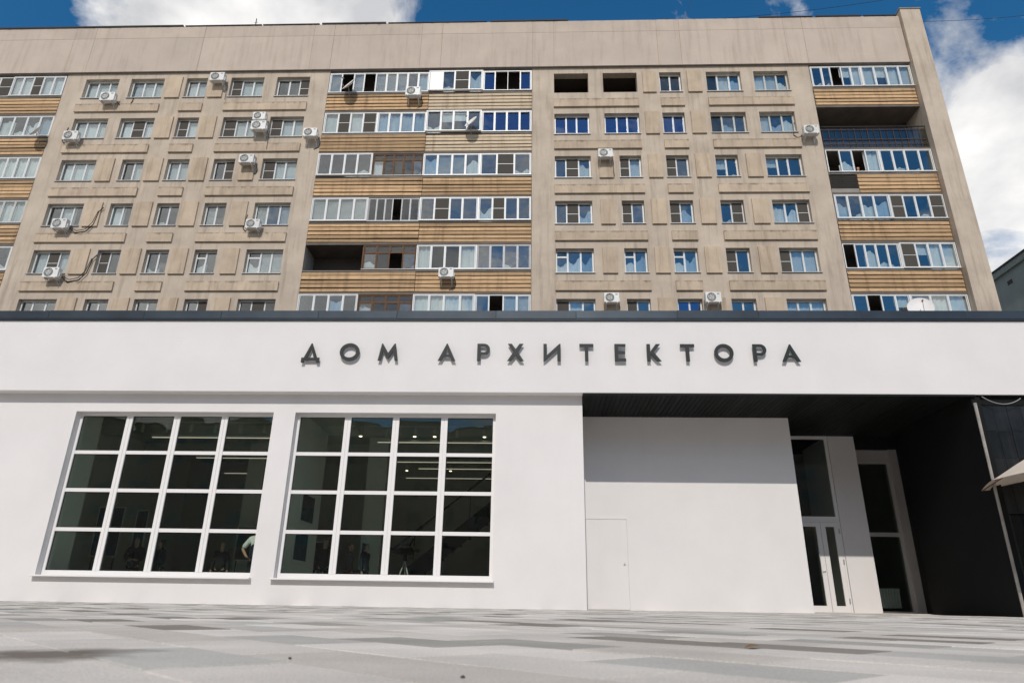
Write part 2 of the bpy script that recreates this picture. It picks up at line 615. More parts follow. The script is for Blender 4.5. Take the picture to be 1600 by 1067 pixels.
pf = bpy.data.objects.new('paver_field', me)
COL.objects.link(pf)
pf.parent = pav
pf['kind'] = 'stuff'

# ------------------------------------------------------------------ apartment building
apt = empty('apartment_building', (0, A, 0), 'tall beige plastered apartment block with boarded balconies behind the white hall', 'building')
ZT = [28.05-2.8*k for k in range(6)]
WH = 1.36
RW = [(.98, 2.90), (3.72, 5.62), (6.88, 8.08), (9.47, 11.38), (12.10, 14.0)]
RN = [(.98, 2.90), (4.42, 5.57), (6.88, 8.08), (9.47, 10.66), (12.10, 14.0)]
LW = [(-26.07, -24.1), (-23.39, -21.43), (-20.12, -18.9), (-17.52, -15.6), (-14.85, -12.94)]
LN = [(-26.07, -24.1), (-22.65, -21.43), (-20.12, -18.9), (-17.55, -16.37), (-14.85, -12.94)]
# one letter for each sash: p pale curtain, b bare, n insect net, c curtain below, w blind, t vent sash, u blue, d old glass, o no glazing
RCODE = [['O', 'O', 'dd', 'dpc', 'ppc'], ['uuu', 'uuu', 'uu', 'dcb', 'pcc'], ['bnc', 'np', 'nb', 'hb', 'hbb'],
         ['bnc', 'nb', 'nc', 'bn', 'ccn'], ['tcc', 'tc', 'tc', 'nb', 'npp'], ['nhb', 'nb', 'uu', 'bb', 'ppp']]
LCODE = [['ppp', 'ppp', 'pp', 'npp', 'bbn'], ['ppp', 'pnp', 'np', 'npp', 'npp'], ['ppp', 'bp', 'pp', 'bn', 'npp'],
         ['bpb', 'pb', 'bb', 'wb', 'wbw'], ['pnp', 'nb', 'bb', 'tb', 'tww'], ['bbb', 'bb', 'bb', 'bn', 'dnd']]

def pane(x0, x1, z0, z1, y, mat, parent):
    o = box('pane', x0, x1, y, y+.006, z0, z1, mat, parent)
    o.rotation_euler = (random.gauss(0, .006) - (.04 if -6.5 < x0 < .5 and 22.8 < z0 < 27.5 else 0), 0, random.gauss(0, .008))
    return o

def drape(x0, x1, z0, z1, y, mat, parent, name='curtain', wave=.025, uneven=0):
    m = MB()
    n = max(6, int((x1-x0)/.05))
    ph = random.uniform(0, 6)
    top = []
    bot = []
    for k in range(n+1):
        x = x0+(x1-x0)*k/n
        yy = y + wave*math.sin(k*1.35+ph)+wave*.5*math.sin(k*.6+ph*2)
        zt_ = z1 - uneven*(.5+.5*math.sin(k*.45+ph))*random.uniform(.8, 1.1)
        top.append((x, yy, zt_))
        bot.append((x, yy, z0))
    for k in range(n):
        m.quad(bot[k], bot[k+1], top[k+1], top[k])
        m.quad((bot[k+1][0], bot[k+1][1]+.004, z0), (bot[k][0], bot[k][1]+.004, z0), (top[k][0], top[k][1]+.004, top[k][2]), (top[k+1][0], top[k+1][1]+.004, top[k+1][2]))
    return m.build(name, mat, parent, smooth=False)

def blind(x0, x1, z0, z1, y, parent):
    m = MB()
    n = int((z1-z0)/.05)
    for k in range(n):
        z = z0+k*.05
        m.quad((x0, y, z), (x1, y, z), (x1, y+.03, z+.046), (x0, y+.03, z+.046))
        m.quad((x0, y+.03, z+.046), (x1, y+.03, z+.046), (x1, y+.033, z+.044), (x0, y+.033, z+.044))
    return m.build('blind', 'blind_white', parent)

def sash(x0, x1, z0, z1, y, code, parent, fm, thin=.036):
    """one sash: its own frame ring, glass, and what hangs behind it"""
    def ring(a, b, c, d, w=thin, yy=y):
        m = MB()
        m.box(a, a+w, yy-.025, yy+.025, c, d).box(b-w, b, yy-.025, yy+.025, c, d)
        m.box(a+w, b-w, yy-.023, yy+.023, c, c+w).box(a+w, b-w, yy-.023, yy+.023, d-w, d)
        return m
    if code == 'o':
        return
    if code == 's':
        box('panel', x0, x1, y-.02, y+.02, z0, z1, fm, parent)
        return
    w = thin
    if code == 't':
        zm = z1-(z1-z0)*.28
        ring(x0, x1, z0, zm).build('sash', fm, parent)
        ring(x0, x1, zm+.01, z1).build('sash', fm, parent)
        pane(x0+w, x1-w, z0+w, zm-w, y, 'glass_apt', parent)
        pane(x0+w, x1-w, zm+.01+w, z1-w, y, 'glass_old', parent)
        drape(x0, x1, z0, z0+(z1-z0)*.55, y+.16, 'curtain_white', parent, uneven=.25)
        return
    ring(x0, x1, z0, z1).build('sash', fm, parent)
    gm = {'u': 'glass_blue', 'd': 'glass_old'}.get(code, 'glass_apt')
    pane(x0+w, x1-w, z0+w, z1-w, y, gm, parent)
    dx = .04
    if code == 'p':
        drape(x0-dx, x1+dx, z0-.05, z1+.05, y+.15, 'curtain_pale', parent, wave=.012)
    elif code == 'v':
        drape(x0-dx, x1+dx, z0-.05, z1+.05, y+.15, 'curtain_white', parent, wave=.03)
    elif code == 'B':
        drape(x0-dx, x1+dx, z0-.05, z1-.05, y+.15, 'curtain_blue', parent, wave=.03)
    elif code == 'c':
        drape(x0-dx, x1+dx, z0-.05, z1-random.uniform(.02, .6), y+.15, random.choice(('curtain_white', 'curtain_blue', 'curtain_pale')), parent, wave=.03, uneven=random.uniform(.1, .5))
    elif code == 'h':
        drape(x0-dx, x1+dx, z0+(z1-z0)*random.uniform(.45, .6), z1+.05, y+.15, 'curtain_white', parent, wave=.01)
    elif code == 'w':
        blind(x0+.02, x1-.02, z0+.02, z1-.02, y+.09, parent)
    elif code == 'n':
        o = box('insect_screen', x0+.02, x1-.02, y-.034, y-.030, z0+.02, z1-.02, 'insect_net', parent)
        box('screen_bar', x0+.02, x1-.02, y-.045, y-.035, (z0+z1)/2-.012, (z0+z1)/2+.012, fm, parent)
    elif code == 'b' and random.random() < .45:
        drape(x0-dx, x1+dx, z0-.05, z0+random.uniform(.2, .5), y+.2, 'curtain_white', parent, wave=.03, uneven=.2)

def apt_window(x0, x1, z0, z1, codes, fm='pvc'):
    y = A+.25
    m = MB()
    w = .034
    m.box(x0+.004, x0+w, y-.03, y+.03, z0+.03, z1-.004).box(x1-w, x1-.004, y-.03, y+.03, z0+.03, z1-.004)
    m.box(x0+w, x1-w, y-.028, y+.028, z1-w, z1-.004).box(x0+w, x1-w, y-.028, y+.028, z0+.03, z0+w+.03)
    n = len(codes)
    a, b = x0+w, x1-w
    cw = (b-a)/n
    if n == 3:
        ws = [cw*.93, cw*1.0, cw*1.07]
        random.shuffle(ws)
    else:
        ws = [cw*.92, cw*1.08] if codes[0] in 'nt' else [cw, cw]
    xs = [a]
    for q in ws:
        xs.append(xs[-1]+q)
    win = m.build('window', fm, apt)
    for k, c in enumerate(codes):
        sash(xs[k]+.004, xs[k+1]-.004, z0+w+.034, z1-w-.004, y, c, win, fm)
    MB().quad((x0-.04, A-.07, z0-.012), (x1+.04, A-.07, z0-.012), (x1+.04, y-.03, z0+.026), (x0-.04, y-.03, z0+.026)) \
        .quad((x0-.04, A-.07, z0-.045), (x1+.04, A-.07, z0-.045), (x1+.04, A-.07, z0-.012), (x0-.04, A-.07, z0-.012)) \
        .quad((x0-.04, A-.005, z0-.045), (x1+.04, A-.005, z0-.045), (x1+.04, A-.07, z0-.045), (x0-.04, A-.07, z0-.045)) \
        .build('sill', 'tin_sill', win)

for side, W, Nn, CODE, xa, xb in (('r', RW, RN, RCODE, -.24, 15.2), ('l', LW, LN, LCODE, -27.25, -11.83)):
    holes = []
    for k, zt in enumerate(ZT):
        for (x0, x1), code in zip(W if k < 2 else Nn, CODE[k]):
            holes.append((x0, x1, zt-WH, zt))
            if code == 'O':
                a, b, c, d, y0, y1 = x0-.3, x1+.3, zt-WH-.9, zt+.2, A+.43, A+1.7
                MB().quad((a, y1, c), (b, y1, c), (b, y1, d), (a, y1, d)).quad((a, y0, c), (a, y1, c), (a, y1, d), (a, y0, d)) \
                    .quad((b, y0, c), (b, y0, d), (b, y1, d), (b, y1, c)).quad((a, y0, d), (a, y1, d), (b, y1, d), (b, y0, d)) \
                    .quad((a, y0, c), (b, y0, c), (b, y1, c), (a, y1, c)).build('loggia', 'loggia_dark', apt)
            else:
                fm = 'old_white' if side == 'r' and (k, x0) in ((0, 12.10), (1, 9.47), (1, 12.10)) else 'pvc'
                apt_window(x0, x1, zt-WH, zt, code, fm)
    holed_wall(xa, xb, 0, 28.44, holes, A, .42).build('wall', 'beige_plaster', apt)
    # raised panels between and under the windows
    for k, zt in enumerate(ZT):
        if side == 'r':
            vp = [(5.92, 6.66), (8.40, 9.18)] + ([(3.32, 4.06), (11.05, 11.86)] if k > 1 else [])
            hp = [(.95, 5.65), (6.85, 8.15), (9.45, 14.08)]
        else:
            vp = [(-21.2, -20.34), (-18.71, -17.87)] + ([(-23.88, -23.04), (-16.02, -15.2)] if k > 1 else [])
            hp = [(-26.2, -21.36), (-20.2, -18.87), (-17.65, -12.9)]
        for a, b in vp:
            box('panel', a, b, A-.09, A+.01, zt-1.43, zt+.05, 'panel_plaster', apt, .012)
        for a, b in hp:
            box('panel', a, b, A-.105, A+.01, zt-2.38, zt-1.85, 'ledge_plaster', apt, .012)

# parapet of prefabricated slabs with sealed joints
JX = [-33.6, -27.44, -26.2, -19.6, -13.06, -11.85, -6.68, -5.48, -.23, .99, 6.89, 8.19, 14.13, 15.19, 20.73]
box('parapet_core', -33.6, 20.73, A-.137, A+.25, 28.52, 31.78, 'sealant', apt)
box('parapet_base', -33.6, 20.73, A-.128, A+.25, 28.452, 28.515, 'concrete', apt)
for a, b in zip(JX, JX[1:]):
    j = random.uniform(-.012, .012)
    box('parapet_slab', a+.007, b-.007, A-.155+j*.3, A-.13, 28.445, 30.94, 'parapet_plaster', apt)
    box('parapet_slab', a+.007, b-.007, A-.155+j*.3, A-.13, 30.955, 31.80+j, 'parapet_top', apt)
x = -33.6
while x < 20.4:
    w = random.uniform(2.5, 6.5)
    if not (-18 < x < -16.2) and not (-.6 < x < 9.0):
        box('roof_edge', x, min(x+w, 20.6), A-.20, A+.4, 31.81, 31.87+random.uniform(-.02, .05), 'roofing', apt)
    x += w+random.uniform(0.0, .25)
box('roof', -33.6, 21.86, A+.25, A+13, 31.5, 31.75, 'roofing', apt)
# end wall standing proud of the facade
m = MB().box(20.75, 21.86, A-.36, A+13, 0, 32.1)
m.build('end_wall', 'beige_plaster', apt)
box('end_wall_cap', 20.71, 21.90, A-.40, A+1.2, 32.1, 32.17, 'concrete', apt)
box('lower_wall', -11.83, -.24, A+.03, A+.3, 0, 11.6, 'beige_plaster', apt)
box('lower_wall', 15.2, 20.75, A+.03, A+.3, 0, 11.6, 'beige_plaster', apt)
box('lower_wall', -33.6, -27.25, A+.03, A+.3, 0, 11.6, 'beige_plaster', apt)
box('inner_wall', -33.6, 20.75, A+4.0, A+4.2, 0, 31.4, 'room_wall', apt)
for k in range(-1, 6):
    zt = 28.05-2.8*k
    box('floor_slab', -27.2, -11.85, A+.425, A+4.0, zt-2.55, zt-2.35, 'room_wall', apt)
    box('floor_slab', -.22, 15.18, A+.425, A+4.0, zt-2.55, zt-2.35, 'room_wall', apt)
for x in (-27.3, -23.75, -20.7, -18.2, -15.2, -11.95, -.33, 3.3, 6.2, 8.8, 11.7, 15.1):
    box('partition', x, x+.12, A+.425, A+3.99, 12, 31.3, 'room_wall', apt)

# glazed balconies between the window blocks
def planks(bal, x0, x1, z0, z1, y, mat, n=5):
    p = (z1-z0)/n
    for k in range(n):
        h = p-random.uniform(.012, .048)
        o = box('plank', x0, x1, y-.03-random.uniform(0, .014), y-.008, z0+k*p, z0+k*p+h, mat, bal)
        o.rotation_euler = (random.uniform(-.24, -.13), random.gauss(0, .0026), 0)

def glazing(bal, x0, x1, z0, z1, codes, fm='pvc', y=A+.06, w=.045, thin=.032, proud=0, bars=0):
    y -= proud
    m = MB()
    m.box(x0, x0+w, y-.04, y+.04, z0, z1).box(x1-w, x1, y-.04, y+.04, z0, z1)
    m.box(x0+w, x1-w, y-.038, y+.038, z1-w, z1).box(x0+w, x1-w, y-.038, y+.038, z0, z0+w)
    n = len(codes)
    a, b = x0+w, x1-w
    cw = (b-a)/n
    ws = [cw*random.uniform(.9, 1.1) for _ in codes]
    s = (b-a)/sum(ws)
    xs = [a]
    for q in ws:
        xs.append(xs[-1]+q*s)
    for q in xs[1:-1]:
        m.box(q-.015, q+.015, y-.036, y+.036, z0+w, z1-w)
    if bars:
        m.box(a, b, y-.03, y+.03, z1-(z1-z0)*bars-.02, z1-(z1-z0)*bars+.02)
    m.build('window_frame', fm, bal)
    for k, c in enumerate(codes):
        if bars:
            zm = z1-(z1-z0)*bars
            sash(xs[k]+.02, xs[k+1]-.02, z0+w+.004, zm-.022, y, c, bal, fm, thin)
            sash(xs[k]+.02, xs[k+1]-.02, zm+.022, z1-w-.004, y, 'd', bal, fm, thin)
        else:
            sash(xs[k]+.02, xs[k+1]-.02, z0+w+.004, z1-w-.004, y, c, bal, fm, thin)
    box('window_sill', x0-.01, x1+.01, y-.10, y+.04, z0-.03, z0-.002, 'tin_sill' if fm != 'pvc' else 'pvc', bal)

C1, C2, C3, C4, C5 = -11.80, -8.82, -6.08, -3.02, -.27
CB = [
    [(C1, C3, 'wowowwwbB', 'pvc', {}), (C3, C4, 'sbnc', 'pvc', dict(proud=.12)), (C4, C5, 'uoou', 'pvc', dict(proud=.04))],
    [(C1, C2, 'pnpn', 'pvc', {}), (C2, C3, 'BBBB', 'pvc', {}), (C3, C4, 'bhhb', 'pvc', dict(proud=.12)), (C4, C5, 'uuuu', 'pvc', dict(proud=.02))],
    [(C1, C2, 'bbbb', 'pvc', dict(proud=.1)), (C2, C3, 'pdddc', 'brown_wood', dict(bars=.28)), (C3, C4, 'cwwc', 'pvc', {}), (C4, C5, 'bnb', 'pvc', {})],
    [(C1, C2, 'wwww', 'pvc', dict(proud=.06)), (C2, C3, 'dddodd', 'grey_frame', dict(thin=.02)), (C3, C4, 'bnbb', 'pvc', dict(proud=.06)), (C4, C5, 'cnbb', 'pvc', dict(proud=.06))],
    [(C1, C2, None, '', {}), (C2, C3, 'cdoc', 'brown_wood', dict(bars=.32, thin=.03)), (C3, C4, 'vddv', 'pvc', {}), (C4, C5, 'bbbb', 'grey_frame', dict(thin=.03))],
    [(C1, C2, 'bbcb', 'pvc', dict(proud=.08)), (C2, C3, 'cddc', 'brown_wood', dict(bars=.3, thin=.03)), (C3, C4, 'vvvv', 'pvc', dict(proud=.06)), (C4, C5, 'boww', 'pvc', {})]]
RA, RB, RC = 15.24, 18.0, 20.72
RBAL = [
    [(RA, RB, 'bbohp', 'pvc', dict(proud=.05)), (RB, RC, 'phvp', 'pvc', dict(proud=.05))],
    [(RA, RC, None, '', {})],
    [(RA, RB, 'ocov', 'pvc', dict(proud=.05)), (RB, RC, 'bbbb', 'pvc', dict(proud=.05))],
    [(RA, RB, 'cbcc', 'pvc', dict(proud=.08)), (RB, RC, 'nbbn', 'pvc', dict(proud=.05))],
    [(RA, RB, 'obcbb', 'pvc', dict(thin=.03)), (RB, RC, 'nhpp', 'pvc', dict(proud=.06))],
    [(RA, RB, 'bobh', 'pvc', {}), (RB, RC, 'pvp', 'pvc', {})]]
LA, LB = -30.4, -27.28
LBAL = [[(-33.5, LA, 'pppn', 'pvc', {}), (LA, LB, 'ppnpp', 'pvc', dict(proud=.05))],
        [(-33.5, LA, 'bbbb', 'pvc', {}), (LA, LB, 'cbcc', 'pvc', {})],
        [(-33.5, LA, 'vvvv', 'pvc', {}), (LA, LB, 'vvvvv', 'pvc', {})],
        [(-33.5, LA, 'vvvv', 'old_white', {}), (LA, LB, 'vvvvv', 'old_white', {})],
        [(-33.5, LA, 'bbbb', 'pvc', {}), (LA, LB, 'bcbb', 'pvc', {})],
        [(-33.5, LA, 'bbbb', 'pvc', {}), (LA, LB, 'bbbb', 'pvc', {})]]
for name, (xa, xb), rows in (('c', (-11.83, -.24), CB), ('r', (15.2, 20.75), RBAL), ('l', (-33.6, -27.25), LBAL)):
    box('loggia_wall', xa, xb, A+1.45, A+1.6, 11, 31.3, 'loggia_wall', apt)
    for k, zt in enumerate(ZT):
        zg0, zg1 = zt-1.15, zt+.24
        zw0, zw1 = zt-2.41, zt-1.28
        m = MB().box(xa+.005, xb-.005, A+.0, A+1.44, zt-2.55, zt-2.42)
        railing = name == 'r' and k == 1
        if not railing:
            pass
        bal = m.build('balcony', 'balcony_slab', apt)
        if not railing:
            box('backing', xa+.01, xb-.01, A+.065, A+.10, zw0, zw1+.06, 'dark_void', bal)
            box('ledge', xa+.01, xb-.01, A-.01, A+.06, zw1+.005, zw1+.05, 'concrete', bal)
        if name == 'c':
            pale = k < 3
            planks(bal, xa+.02, -6.05, zw0, zw1, A+.0, 'wood_plank')
            planks(bal, -6.03, -.26, zw0+.01, zw1, A+.035, 'wood_pale' if k < 2 else 'wood_plank')
        elif name == 'l':
            planks(bal, xa+.02, xb-.02, zw0, zw1, A+.01, 'wood_plank')
        elif k == 2:
            planks(bal, 16.65, 20.72, zw0, zw1, A+.01, 'wood_plank')
            for q in range(7):
                box('railing_bar', 15.26, 16.6, A-.01, A+.015, zw0+.32+q*.115, zw0+.345+q*.115, 'iron', bal)
            for q in range(3):
                box('railing_post', 15.26+q*.655, 15.29+q*.655, A+.017, A+.04, zw0+.2, zw1+.02, 'rusty_iron', bal)
            box('kerb_beam', 15.22, 16.62, A-.015, A+.058, zw0, zw0+.24, 'concrete', bal)
        elif railing:
            box('railing_bar', 15.24, 20.72, A-.03, A+.02, zt-1.10, zt-1.06, 'iron', bal)
            for q in (-1.28, -1.9, -2.2):
                box('railing_bar', 15.24, 20.72, A-.012, A+.010, zt+q, zt+q+.028, 'rusty_iron', bal)
            for q in range(17):
                xq = 15.28+q*.339
                box('railing_post', xq, xq+.022, A+.012, A+.034, zt-2.42, zt-1.10, 'rusty_iron' if q % 2 else 'iron', bal)
            pq = box('pane', 15.26, 20.70, A+.05, A+.058, zt-2.38, zt-1.16, 'glass_old', bal)
        else:
            planks(bal, xa+.04, xb-.04, zw0, zw1, A+.01, 'wood_plank')
        for x0, x1, codes, fm, kw in rows[k]:
            if codes:
                glazing(bal, x0, x1, zg0, zg1, codes, fm, **kw)
            elif name == 'c':
                box('side_screen', x1-.05, x1-.01, A+.1, A+1.3, zg0, zg1, 'brown_wood', bal)
        if name == 'c':
            box('partition', -6.09, -6.05, A+.12, A+1.44, zg0-1.2, zg1+.05, 'concrete', bal)

# ------------------------------------------------------------------ air conditioners on the apartment block
def make_ac():
    t = empty('air_conditioner', (0, 0, 0))
    m = MB().box(-.39, .39, -.29, 0, .06, .60)
    m.build('casing', 'ac_white', t, .02)
    d = MB()
    n = 28
    cx, cz, r = -.10, .33, .225
    for j in range(n):
        a0, a1 = 2*math.pi*j/n, 2*math.pi*(j+1)/n
        d.quad((cx, -.286, cz), (cx+r*math.cos(a0), -.293, cz+r*math.sin(a0)), (cx+r*math.cos(a1), -.293, cz+r*math.sin(a1)))
    fan = d.build('fan_opening', 'ac_dark', t)
    bl = MB()
    for j in range(3):
        a0 = j*2*math.pi/3+.4
        pts = []
        for q in range(5):
            a = a0+q*.22
            pts.append((cx+.19*math.cos(a), -.3, cz+.19*math.sin(a)))
        bl.quad((cx, -.297, cz), *pts)
    bl.build('fan_blade', 'ac_wire', fan)
    g = MB()
    for rr in (.06, .10, .14, .18, .225):
        g.tube([(cx+rr*math.cos(2*math.pi*j/24), -.305, cz+rr*math.sin(2*math.pi*j/24)) for j in range(25)], .0055, 4, False)
    for j in range(10):
        a = 2*math.pi*j/10
        g.tube([(cx+.03*math.cos(a), -.303, cz+.03*math.sin(a)), (cx+.22*math.cos(a), -.303, cz+.22*math.sin(a))], .005, 4)
    g.build('fan_grille', 'ac_white', t)
    for s in (-1, 1):
        b = MB().box(s*.27-.02, s*.27+.02, -.30, .235, .015, .055)
        b.box(s*.27-.018, s*.27+.018, .205, .235, -.22, .014)
        b.tube([(s*.27, -.20, .02), (s*.27, .21, -.2)], .013, 5)
        b.build('bracket', 'ac_white', t)
    box('valve_cover', .3905, .43, -.20, -.04, .12, .34, 'ac_white', t, .01)
    box('badge', .19, .31, -.2945, -.291, .47, .54, 'ac_wire', t)
    return t
ACS = [(-24.15, 26.02, 'left', 'white air conditioner under the top-left window of the left block'),
       (-18.1, 27.36, '', 'air conditioner directly under the parapet of the left block'),
       (-25.6, 23.38, 'left', 'air conditioner hung left of the second-row corner window, cable rising from it'),
       (-15.25, 24.60, '', 'upper of the two air conditioners mounted one above the other'),
       (-15.2, 23.94, '', 'lower of the two air conditioners mounted one above the other'),
       (-12.28, 23.45, 'right', 'air conditioner on the bare pier left of the central balconies'),
       (-15.52, 21.77, 'right', 'air conditioner between two third-row windows of the left block'),
       (-24.75, 17.80, 'up', 'air conditioner at fourth-row left window with a long looping cable'),
       (-14.55, 17.76, 'left', 'air conditioner covering the corner of the fourth-row window beside the pier'),
       (-24.42, 14.96, 'up', 'air conditioner at the fifth-row left window, cable climbing to its right'),
       (-6.85, 26.15, 'right', 'air conditioner in front of the boards of the topmost central balcony'),
       (-4.44, 14.95, 'right', 'air conditioner on the boards of the lowest fully visible central balcony'),
       (3.63, 21.95, '', 'air conditioner beside the third-row window of the right block'),
       (3.63, 13.58, 'green', 'air conditioner just above the hall roof with a dark green fan'),
       (8.47, 13.58, '', 'air conditioner just above the hall roof near the middle of the right block'),
       (14.50, 23.34, 'left', 'air conditioner on the pier beside the right-hand open balcony')]
ac0 = make_ac()
AC_G = 'air conditioners on the apartment facade'
def copy_tree(o, parent=None):
    c = o.copy()
    COL.objects.link(c)
    c.parent = parent
    for ch in list(o.children):
        copy_tree(ch, c)
    return c
for i, (x, z, cab, lab) in enumerate(ACS):
    c = ac0 if i == 0 else copy_tree(ac0)
    c.location = (x, A-.24, z)
    tag(c, lab, 'air conditioner', AC_G)
    q = random.uniform(.92, 1.07)
    c.scale = (q*random.uniform(.97, 1.05), 1, q)
    if cab == 'green':
        for ch in c.children:
            if ch.name.startswith('fan_opening'):
                ch.material_slots[0].link = 'OBJECT'
                ch.material_slots[0].material = MATS['fan_green']
    ACS[i] = (c, x, z, cab)
for i, (c, x, z, cab) in enumerate(ACS):
    WL[c.name] = Vector((x, A-.24, z))
    y = A-.02
    if i == 7:
        y = A-.09
    if cab in ('left',):
        MB().tube([(x+.40, A-.22, z+.2), (x+.55, y-.05, z+.02), (x+.95, y-.02, z+.03), (x+1.08, y, z+.4), (x+1.12, y, z+1.35)] if i == 0 else
                  [(x-.38, A-.2, z+.15), (x-.55, y-.05, z+.12), (x-.75, y, z+.35), (x-.62, y, z+1.2)], .022, 5).build('cable', 'cable', c)
    elif cab in ('', 'green') and i != 3:
        MB().tube([(x+.40, A-.3, z+.12), (x+.46, A-.12, z-.05), (x+.45, y-.08, z-.4), (x+.47, y-.09, z-.95)], .016, 5).build('drain_hose', 'cable', c)
    elif cab == 'right':
        MB().tube([(x+.40, A-.22, z+.2), (x+.48, y-.05, z-.05), (x+.42, y, z-.3), (x+.15, y, z-.45)], .018, 5).build('cable', 'cable', c)
    elif cab == 'up':
        MB().tube([(x+.4, A-.22, z+.2), (x+.7, A-.15, z-.02), (x+1.2, A-.1, z+.1), (x+1.5, A-.09, z+.5), (x+1.62, A-.09, z+1.25), (x+1.8, A-.09, z+1.5)], .026, 5).build('cable', 'cable', c)
        MB().tube([(x+.4, A-.22, z+.25), (x+.75, A-.15, z+.1), (x+1.15, A-.1, z+.22), (x+1.42, A-.09, z+.62), (x+1.58, A-.09, z+1.3)], .018, 5).build('cable', 'cable', c)

# ------------------------------------------------------------------ satellite dishes
def dish(x, z, r, tilt, turn, lab, y=A-.55):
    t = empty('satellite_dish', (x, y, z), lab, 'satellite dish', 'satellite dishes on the balconies')
    m = MB()
    n, k = 24, 5
    def P(rr, a, off):
        return Vector((rr*math.cos(a), -.0+.55*(rr/r)**2*r*.42+off-.23*r, rr*1.08*math.sin(a)))
    rot = Matrix.Rotation(turn, 3, 'Z') @ Matrix.Rotation(tilt, 3, 'X')
    def W(v): return rot @ Vector((v.x, -v.y, v.z)) + Vector((x, y, z))
    for off, flip in ((0, False), (-.012, True)):
        for q in range(k):
            for j in range(n):
                a0, a1 = 2*math.pi*j/n, 2*math.pi*(j+1)/n
                p = [W(P(r*q/k, a0, off)), W(P(r*(q+1)/k, a0, off)), W(P(r*(q+1)/k, a1, off)), W(P(r*q/k, a1, off))]
                if q == 0:
                    p = p[1:3] + [p[0]]
                m.quad(*(reversed(p) if flip else p))
    m.build('reflector', 'dish_white', t, smooth=True)
    MB().tube([W(Vector((0, 0, -r))), W(Vector((0, .55*r, -.9*r))), W(Vector((0, .95*r, -.12*r)))], .014, 5).build('feed_arm', 'ac_wire', t)
    MB().tube([W(Vector((0, .82*r, -.1*r))), W(Vector((0, 1.05*r, -.16*r)))], .04, 8).build('receiver', 'red_plastic' if r > .5 else 'ac_wire', t)
    MB().tube([(x, y+.05, z-.1), (x, A-.18, z-.45), (x, A-.03, z-.5)], .02, 6).build('mount', 'ac_wire', t)
dish(-27.6, 24.05, .42, R(-25), R(-35), 'satellite dish on the balcony at the left edge of the building')
dish(-10.5, 27.0, .44, R(-28), R(-38), 'satellite dish in front of the topmost central balcony')
dish(-3.55, 24.35, .40, R(-28), R(-40), 'satellite dish hung at the second-row central balcony glazing')
dish(18.05, 13.35, .56, R(-20), R(-18), 'large satellite dish just above the hall roof at the right balconies')

# ------------------------------------------------------------------ roof things, wires, neighbour
ant = empty('roof_antenna', (-16.8, A+.1, 31.75), 'thin antenna rod standing on the roof edge, upper left', 'antenna')
MB().tube([(-16.8, A+.1, 31.75), (-16.82, A+.1, 32.62)], .025, 6).build('mast', 'iron', ant)
MB().tube([(-16.9, A+.1, 32.3), (-16.72, A+.1, 32.34)], .012, 5).build('crossbar', 'iron', ant)
vp = empty('roof_vent', (7.6, A+.1, 31.79), 'small dark vent cap on the crumbling roof edge', 'vent')
box('cap', 7.45, 7.72, A, A+.25, 31.98, 32.03, 'iron', vp)
MB().tube([(7.58, A+.12, 31.75), (7.58, A+.12, 31.98)], .05, 8).build('pipe', 'iron', vp)
def wire(pts, lab, r=.012):
    m = MB().tube(pts, r, 5)
    tag(m.build('overhead_wire', 'cable'), lab, 'wire', 'wires above the roof')
def sag(a, b, s, n=10):
    a, b = Vector(a), Vector(b)
    return [a.lerp(b, k/n) - Vector((0, 0, s*4*(k/n)*(1-k/n))) for k in range(n+1)]
wire(sag((7.6, A+.2, 32.0), (24.0, A+2, 35.9), .35), 'overhead wire rising to the right over the middle of the roof')
wire(sag((19.6, A+.3, 31.9), (32.0, A+3, 35.2), .25), 'overhead wire leaving the roof corner to the right')
wire(sag((8.6, A+.3, 31.85), (10.2, A+3.5, 37.5), .05), 'steep overhead wire climbing from the roof edge')
nb = empty('neighbour_building', (43, 41, 0), 'grey-green building half hidden behind the apartment block, far right', 'building')
box('wall', 36.5, 50, 30, 52, 0, 24.6, 'far_plaster', nb)
box('parapet', 36.3, 50.2, 29.8, 52.2, 24.6, 25.1, 'far_plaster', nb)
box('roof_edge', 36.2, 50.3, 29.7, 52.3, 25.1, 25.22, 'roofing', nb)
for y in (33.5, 38.5, 43.2, 47.6):
    box('vent_opening', 36.46, 36.6, y, y+.5, 23.6, 23.9, 'dark_void', nb)
    for z in (21.0, 18.2, 15.4):
        w_ = box('window', 36.47, 36.6, y-.6, y+.8, z-1.4, z, 'old_white', nb)
        box('pane', 36.455, 36.468, y-.5, y+.05, z-1.3, z-.1, 'glass_old', w_)
        box('pane', 36.455, 36.468, y+.13, y+.7, z-1.3, z-.1, 'glass_old', w_)

ob = empty('opposite_building', (0, -46, 0), 'shaded block across the square, seen only mirrored in the entrance glass', 'building')
box('wall', -70, 60, -58, -46, 0, 20, 'parapet_plaster', ob)
box('roof', -70.3, 60.3, -58.3, -45.7, 20, 20.3, 'roofing', ob)
for i in range(32):
    for z in (2.0, 5.2, 8.4, 11.6, 14.8, 17.4):
        x = -67+i*4
        w_ = box('window', x, x+1.9, -46.0, -45.95, z, z+1.6, 'old_white', ob)
        box('pane', x+.1, x+.9, -45.949, -45.94, z+.1, z+1.5, 'glass_old', w_)
        box('pane', x+1.0, x+1.8, -45.949, -45.94, z+.1, z+1.5, 'glass_old', w_)

